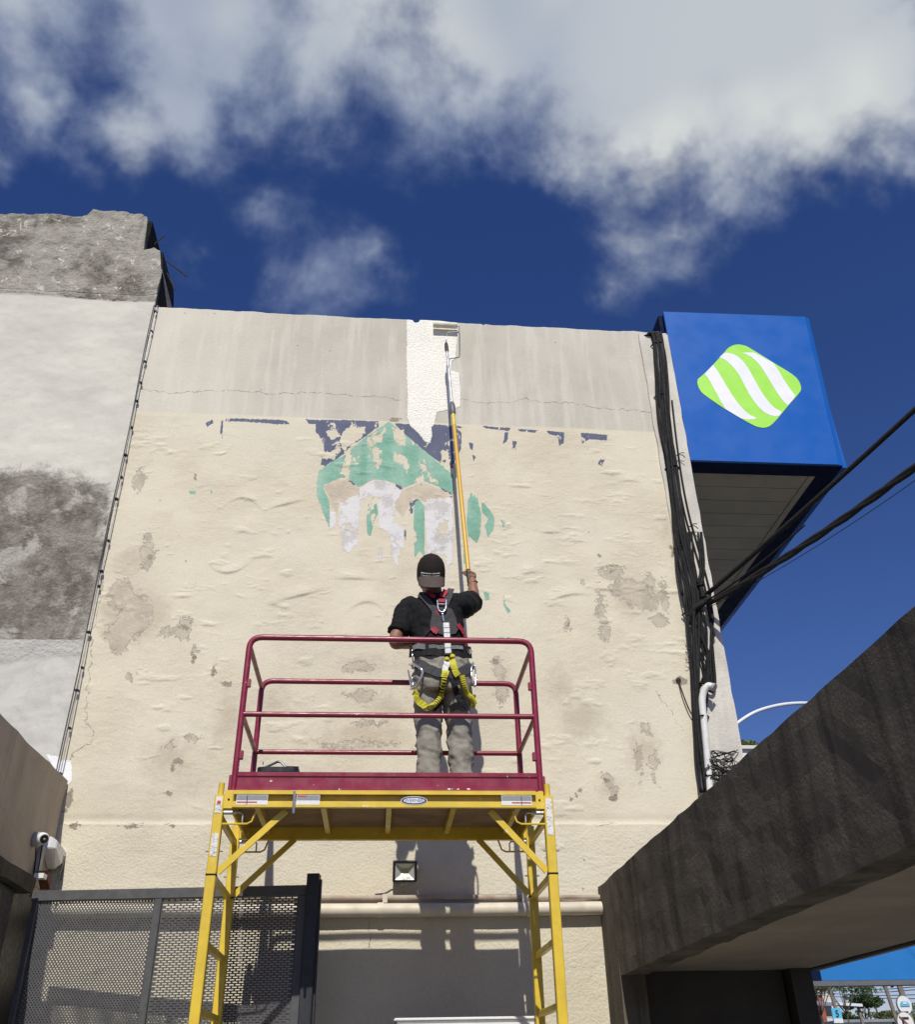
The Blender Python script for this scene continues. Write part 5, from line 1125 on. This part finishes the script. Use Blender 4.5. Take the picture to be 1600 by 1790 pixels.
# lettering on the cap: two rows of small white strokes
lu = MB()
for row, (v0, hh) in enumerate(((1001.0, 0.0075), (1005.0, 0.0042))):
    u = 737.0
    while u < 768:
        w = random.uniform(1.0, 1.9)
        if not 753.5 < u < 755.5:
            q, n = on(u, v0+(u-737)*0.035+ (1.2*math.sin((u-737)/31*3.14)), 0.0025)
            MBq = Vector(n).cross(X_).normalized(); MBq = MBq if MBq.z > 0 else -MBq
            lu.obox(q, X_*w*0.0013, MBq*hh*random.uniform(.4, .55), n*0.0006)
        u += w*1.12
lu.build('cap_lettering', 'sticker_white', crn)
MB().tube([ (sL*0.0+eR*0.22+wR*0.78)+Vector((0.036*math.cos(t), 0.036*math.sin(t)*0.9, 0.012*math.cos(t))) for t in np.linspace(0, 2*math.pi, 17)], 0.004, 6).build('wrist_band', 'strap_black', man, smooth=True)

# ================================================================ street beyond the canopy
mat('weathered_wood', (0.20, 0.17, 0.14), 0.9, 0.2, 6); mat('bark', (0.10, 0.075, 0.05), 0.95, 0.25, 8); mat('lamp_white', (0.66, 0.70, 0.72), 0.4, 0.05, 5)
mat('pale_building', (0.60, 0.58, 0.54), 0.85, 0.08, 2); mat('shed_grey', (0.22, 0.24, 0.26), 0.7, 0.1, 2); mat('sign_cyan', (0.10, 0.42, 0.62), 0.5, 0.15, 4); mat('brick_red', (0.30, 0.09, 0.06), 0.9, 0.15, 2); mat('window_dark', (0.03, 0.035, 0.04), 0.2, 0.1, 5)
def leafmat(name, a, b_):
    m = bpy.data.materials.new(name); m.use_nodes = True; g = G(m.node_tree); bs = m.node_tree.nodes['Principled BSDF']
    g.set(bs, 'Base_Color', g.mix(g.ss(g.noise(g.pos(), 3.0, 3), 0.35, 0.65), a, b_)); bs.inputs['Roughness'].default_value = 0.6; bs.inputs['Specular IOR Level'].default_value = 0.3
    MATS[name] = m
leafmat('leaf_dark', (0.025, 0.055, 0.014), (0.065, 0.115, 0.028)); leafmat('leaf_mid', (0.05, 0.09, 0.02), (0.11, 0.15, 0.045)); leafmat('leaf_olive', (0.07, 0.09, 0.03), (0.13, 0.14, 0.06))
def leaves(c, rad, n, size, clumps, seed, flat=1.0):
    rg = np.random.default_rng(seed); mb = MB(); cl = []
    for _ in range(clumps):
        d_ = rg.normal(size=3); d_ /= np.linalg.norm(d_); rr_ = rg.uniform(0.35, 0.95)
        cl.append((np.array(d_)*rr_*np.array(rad), rg.uniform(0.22, 0.42)))
    V, F = [], []
    for i in range(n):
        cc2, cr = cl[i % clumps]; d_ = rg.normal(size=3); d_ /= np.linalg.norm(d_)
        p = np.array(c)+cc2+d_*cr*np.array(rad)*rg.uniform(0.5, 1.0)**0.5
        a = rg.normal(size=3); a /= np.linalg.norm(a); b_ = np.cross(a, rg.normal(size=3)); b_ /= np.linalg.norm(b_)+1e-9
        s = size*rg.uniform(0.6, 1.3); k = len(V); V += [p-a*s, p+b_*s*0.45, p+a*s, p-b_*s*0.45]; F.append((k, k+1, k+2, k+3))
    mb.v = [tuple(v) for v in V]; mb.f = F; return mb
def tree(u, v, Y, rad, label, m, seed, n=2600, group=None, size=0.26, tr=0.2):
    c = P(u, v, Y); base = Vector((c.x, c.y, 0))
    t = thing('street_tree', base, label, 'tree', group)
    mb = MB(); top = c-Z_*rad[2]*0.2
    mb.tube(smooth([base, base+Vector((0.05, 0, c.z*0.4)), top], 4), [tr*(1-0.06*i) for i in range(9)], 8)
    for k in range(6):
        a = k*1.05+seed; mb.tube(smooth([base+Z_*(c.z-rad[2])*0.85, c+Vector((math.cos(a)*rad[0]*.4, math.sin(a)*rad[1]*.4, -rad[2]*.2)), c+Vector((math.cos(a)*rad[0]*.75, math.sin(a)*rad[1]*.75, rad[2]*.2*math.sin(a*3)))], 4), [tr*.45, tr*.4, tr*.36, tr*.33, tr*.3, tr*.25, tr*.2, tr*.15, tr*.1], 6)
    mb.build('trunk', 'bark', t, smooth=True)
    leaves(c, rad, n, size, 22, seed).build('crown', m, t, fix=False)
tree(1508, 1750, 110, (2.3, 2.2, 0.95), 'flat topped dark green tree in the middle of the street gap', 'leaf_dark', 3, 3600, size=0.13, tr=0.09)
tree(1486, 1777, 95, (1.2, 1.2, 0.75), 'low dark bush below the flat topped tree', 'leaf_dark', 5, 1800, size=0.12, tr=0.08)
tree(1548, 1781, 125, (3.6, 2.6, 1.0), 'pale olive hedge tree between the leaning poles', 'leaf_olive', 8, 3600, size=0.14, tr=0.09)
tree(1425, 1717, 40, (1.7, 1.6, 0.5), 'thin dark branches hanging into the left of the street gap', 'leaf_dark', 12, 520, size=0.09, tr=0.05)
tree(1470, 1722, 46, (2.2, 1.6, 0.45), 'sparse overhanging twigs above the shed roof', 'leaf_mid', 15, 420, size=0.09, tr=0.05)
tree(1602, 1776, 140, (2.6, 2.2, 1.7), 'mid green tree behind the round signs', 'leaf_mid', 17, 2600, size=0.15, tr=0.09)
def palm(u, v, Y, label, seed):
    c = P(u, v, Y); b0 = Vector((c.x, c.y, 0)); t = thing('palm_tree', b0, label, 'palm', 'palms along the street')
    MB().tube(smooth([b0, b0+Z_*c.z*.5+X_*0.3, c], 4), 0.12, 8).build('trunk', 'bark', t, smooth=True)
    rg = random.Random(seed)
    for k in range(13):
        a = k*0.483; vs, F = [], []
        for i in range(7):
            q = i/6; p = c+Vector((math.cos(a), math.sin(a), 0))*1.0*q+Z_*(0.45*q-1.4*q*q*rg.uniform(.7, 1.2)); w = 0.13*math.sin(math.pi*min(1, q*0.9+0.1)); sd = Vector((-math.sin(a), math.cos(a), 0))*w
            vs += [p-sd-Z_*w*.5, p, p+sd-Z_*w*.5]
        for i in range(6): F += [(i*3, i*3+1, i*3+4, i*3+3), (i*3+1, i*3+2, i*3+5, i*3+4)]
        MB().add(vs, F).build('frond', 'leaf_dark', t, fix=False)
palm(1507, 1722, 130, 'left one of two palms above the flat topped tree', 2); palm(1521, 1723, 135, 'right one of two palms above the flat topped tree', 4)
def pole(u, v, Y, lean, r, label):
    c = P(u, v, Y); b0 = Vector((c.x+lean, c.y, 0)); tp_ = c+(c-b0)*0.9
    t = thing('utility_pole', b0, label, 'pole', 'leaning wooden poles in the street')
    auto_smooth(MB().tube([b0, tp_], [r*1.15, r*0.85], 12).build('shaft', 'weathered_wood', t))
    MB().bar(tp_-Z_*0.4-X_*0.8, tp_-Z_*0.4+X_*0.8, 0.1, 0.1).build('cross_arm', 'weathered_wood', t); return tp_
pole(1555, 1745, 44, 0.55, 0.085, 'thin grey leaning wooden pole left of the round signs'); pole(1576, 1732, 36, 0.45, 0.105, 'thick grey wooden pole just above the round signs'); pole(1456, 1745, 42, 0.5, 0.075, 'dark wooden pole behind the blue route board')
for i, (v, vb) in enumerate(((1727, 1724), (1732, 1729), (1738, 1738), (1743, 1745))):
    w = MB().tube(smooth([P(1440, v-3, 60), P(1500, v+1, 54), P(1550, v+1.5, 48), P(1610, vb, 40), P(1800, vb-6, 28)], 5), 0.016, 5).build('street_wire', 'black_cable')
    tag(w, ['topmost', 'second from top', 'third from top', 'lowest'][i]+' of the thin wires strung across the street gap', 'wire', 'street wires')
def disc(c, r, m, name, par, y=0.0, n=28, e=1.12): return MB().prism([c+Vector((r*math.cos(t), y, e*r*math.sin(t))) for t in np.linspace(0, 2*math.pi, n+1)[:-1]], (0, 0.02, 0)).build(name, m, par)
YS = 26.0; K = YS/9.5
def round_sign(u, v, Y, r, label):
    c = P(u, v, Y); t = thing('round_sign', Vector((c.x, Y+0.03, 0)), label, 'sign')
    disc(c, r*K, 'sticker_white', 'plate', t); disc(c, r*1.1*K, 'flood_grey', 'plate_rim', t, 0.03); return c, t
ca, ta = round_sign(1582, 1756, YS, 0.068, 'white round street sign with a pale blue vehicle symbol')
MB().prism([ca+Vector((x*K, -0.02, z*K)) for x, z in ((-.046,-.012),(.043,-.012),(.046,.006),(.034,.028),(-.028,.030),(-.044,.010))], (0, 0.01, 0)).build('vehicle_symbol', 'sign_cyan', ta)
MB().prism([ca+Vector((x*K, -0.03, z*K)) for x, z in ((-.022,.008),(.026,.008),(.018,.022),(-.014,.022))], (0, 0.008, 0)).build('window_symbol', 'sticker_white', ta)
MB().box((ca.x-0.05, YS-0.02, ca.z-0.165), (ca.x+0.05, YS-0.006, ca.z-0.145)).build('fixing_mark', 'sticker_black', ta)
MB().tube([(ca.x, YS+0.09, 0), (ca.x, YS+0.09, ca.z+0.1)], 0.03, 10).build('post', 'galvanised', ta)
cb_, tb = round_sign(1584, 1787, YS-0.1, 0.076, 'white round no turning sign with struck out black arrow, lower of the pair')
MB().prism([cb_+Vector((x*K, -0.02, z*K)) for x, z in ((-.035,-.06),(-.018,-.06),(-.018,.030),(.035,.030),(.035,.046),(-.035,.046))], (0, 0.008, 0)).build('arrow_symbol', 'sticker_black', tb)
MB().bar(cb_+Vector((-.055*K, -0.03, .055*K)), cb_+Vector((.055*K, -0.03, -.055*K)), 0.008, 0.025, up=(0, 0, 1)).build('red_slash', 'brick_red', tb)
q = P(1464, 1774, 24); rb = thing('route_board', Vector((q.x, 24, 0)), 'small square light blue board with a black number five on the street', 'sign')
MB().box((q.x-0.115, 24, q.z-0.17), (q.x+0.115, 24.03, q.z+0.15)).build('plate', 'sign_cyan', rb)
MB().box((q.x-0.11, 23.985, q.z-0.16), (q.x+0.11, 23.995, q.z-0.07)).build('white_base', 'sticker_white', rb)
text_mb('5', 0.2, 0.002, (q.x, 23.98, q.z+0.03), (1, 0, 0), (0, 0, 1)).build('number', 'sticker_black', rb, fix=False)
MB().tube([(q.x, 24.07, 0), (q.x, 24.07, q.z+0.1)], 0.025, 8).build('post', 'galvanised', rb)
q0, q1 = P(1405, 1752, 50), P(1505, 1757, 50); rs = thing('bus_shelter', Vector((q0.x+2.5, 52, 0)), 'grey roofed open shelter with white roof edge beyond the street', 'shelter')
rq = [q0, q1, q1+Vector((-1.2, 8, 1.0)), q0+Vector((-1.2, 8, 1.3))]
MB().add(rq+[p-Z_*0.08 for p in rq], [(0,1,2,3),(7,6,5,4),(0,4,5,1),(1,5,6,2),(2,6,7,3),(3,7,4,0)]).build('roof', 'shed_grey', rs)
MB().bar(P(1455, 1753.5, 49.94), q1+Vector((0.05, -0.06, 0)), 0.1, 0.13).build('roof_edge', 'lamp_white', rs)
for p in (q1+Vector((-0.05, 0.2, -0.08)), q0+Vector((0.6, 0.2, -0.08)), q0+Vector((0.6, 7, 0.9))): MB().bar((p.x+0.3, p.y, 0), p, 0.12, 0.12).build('post', 'weathered_wood', rs)
def house(u0, u1, v, Y, dep, m, label, red=False):
    a, b_ = P(u0, v, Y), P(u1, v, Y); t = thing('far_building', Vector(((a.x+b_.x)/2, Y, 0)), label, 'building')
    MB().box((a.x, Y, 0), (b_.x, Y+dep, a.z)).build('wall', m, t)
    MB().box((a.x-0.2, Y-0.2, a.z+0.002), (b_.x+0.2, Y+dep+0.2, a.z+0.2)).build('roof', 'brick_red' if red else 'shed_grey', t)
    n_ = max(2, int((b_.x-a.x)/1.8))
    for fl_ in range(max(1, int(a.z/2.9))):
        for i in range(n_):
            x = a.x+(i+0.5)*(b_.x-a.x)/n_; z = 1.0+fl_*2.8
            f = MB().box((x-0.45, Y-0.05, z), (x+0.45, Y-0.002, z+1.3)).build('window', 'lamp_white', t); MB().box((x-0.38, Y-0.06, z+0.07), (x+0.38, Y-0.051, z+1.23)).build('pane', 'window_dark', f)
house(1408, 1452, 1728, 100, 8, 'pale_building', 'pale far building behind the shelter roof', True)
house(1429, 1438, 1739, 88, 5, 'brick_red', 'small red fronted far kiosk left of the dark pole')
house(1474, 1560, 1787, 80, 5, 'pale_building', 'low pale wall building under the trees')
# street lamp arm and low parapet seen over the beam
lp = thing('street_lamp', Vector((P(1262, 1290, 15).x, 15, 0)), 'pale curved street lamp arm rising behind the wall corner', 'street lamp')
pts = [P(1240, 1330, 15), P(1262, 1290, 15), P(1287, 1266, 15), P(1320, 1245, 15), P(1360, 1233, 15), P(1400, 1229, 15), P(1440, 1231, 15)]
auto_smooth(MB().tube(smooth([Vector((pts[0].x, 15, 0)), Vector((pts[0].x, 15, pts[0].z-0.6))]+pts, 6), 0.030, 10).build('arm', 'lamp_white', lp))
MB().loft([(pts[-1]+X_*x-Z_*0.02, Y_*a, Z_*b_) for x, a, b_ in ((-.05,.05,.03),(.1,.12,.06),(.5,.13,.07),(.65,.06,.03))], 14).build('lamp_head', 'lamp_white', lp)
a, b_ = P(1288, 1310, 13.0), P(1345, 1310, 13.0)
wb = thing('white_parapet', Vector((a.x+1, 13.0, 0)), 'sunlit white parapet peeping out between wall corner and beam', 'wall')
MB().box((a.x-1.2, 13.0, 0), (0.424*13, 13.4, a.z)).build('wall', 'lamp_white', wb); MB().box((a.x-1.25, 12.95, a.z+0.001), (0.4245*13, 13.45, a.z+0.05)).build('coping', 'pale_building', wb)
pt = thing('parapet_plant', P(1330, 1306, 13.6), 'tiny green plant growing on the white parapet', 'plant')
leaves(P(1326, 1303, 13.6), (0.55, 0.3, 0.10), 500, 0.04, 9, 31).build('foliage', 'leaf_mid', pt, fix=False)
MB().tube([P(1330, 1308, 13.6), P(1330, 1300, 13.6)], 0.012, 6).build('stem', 'bark', pt)
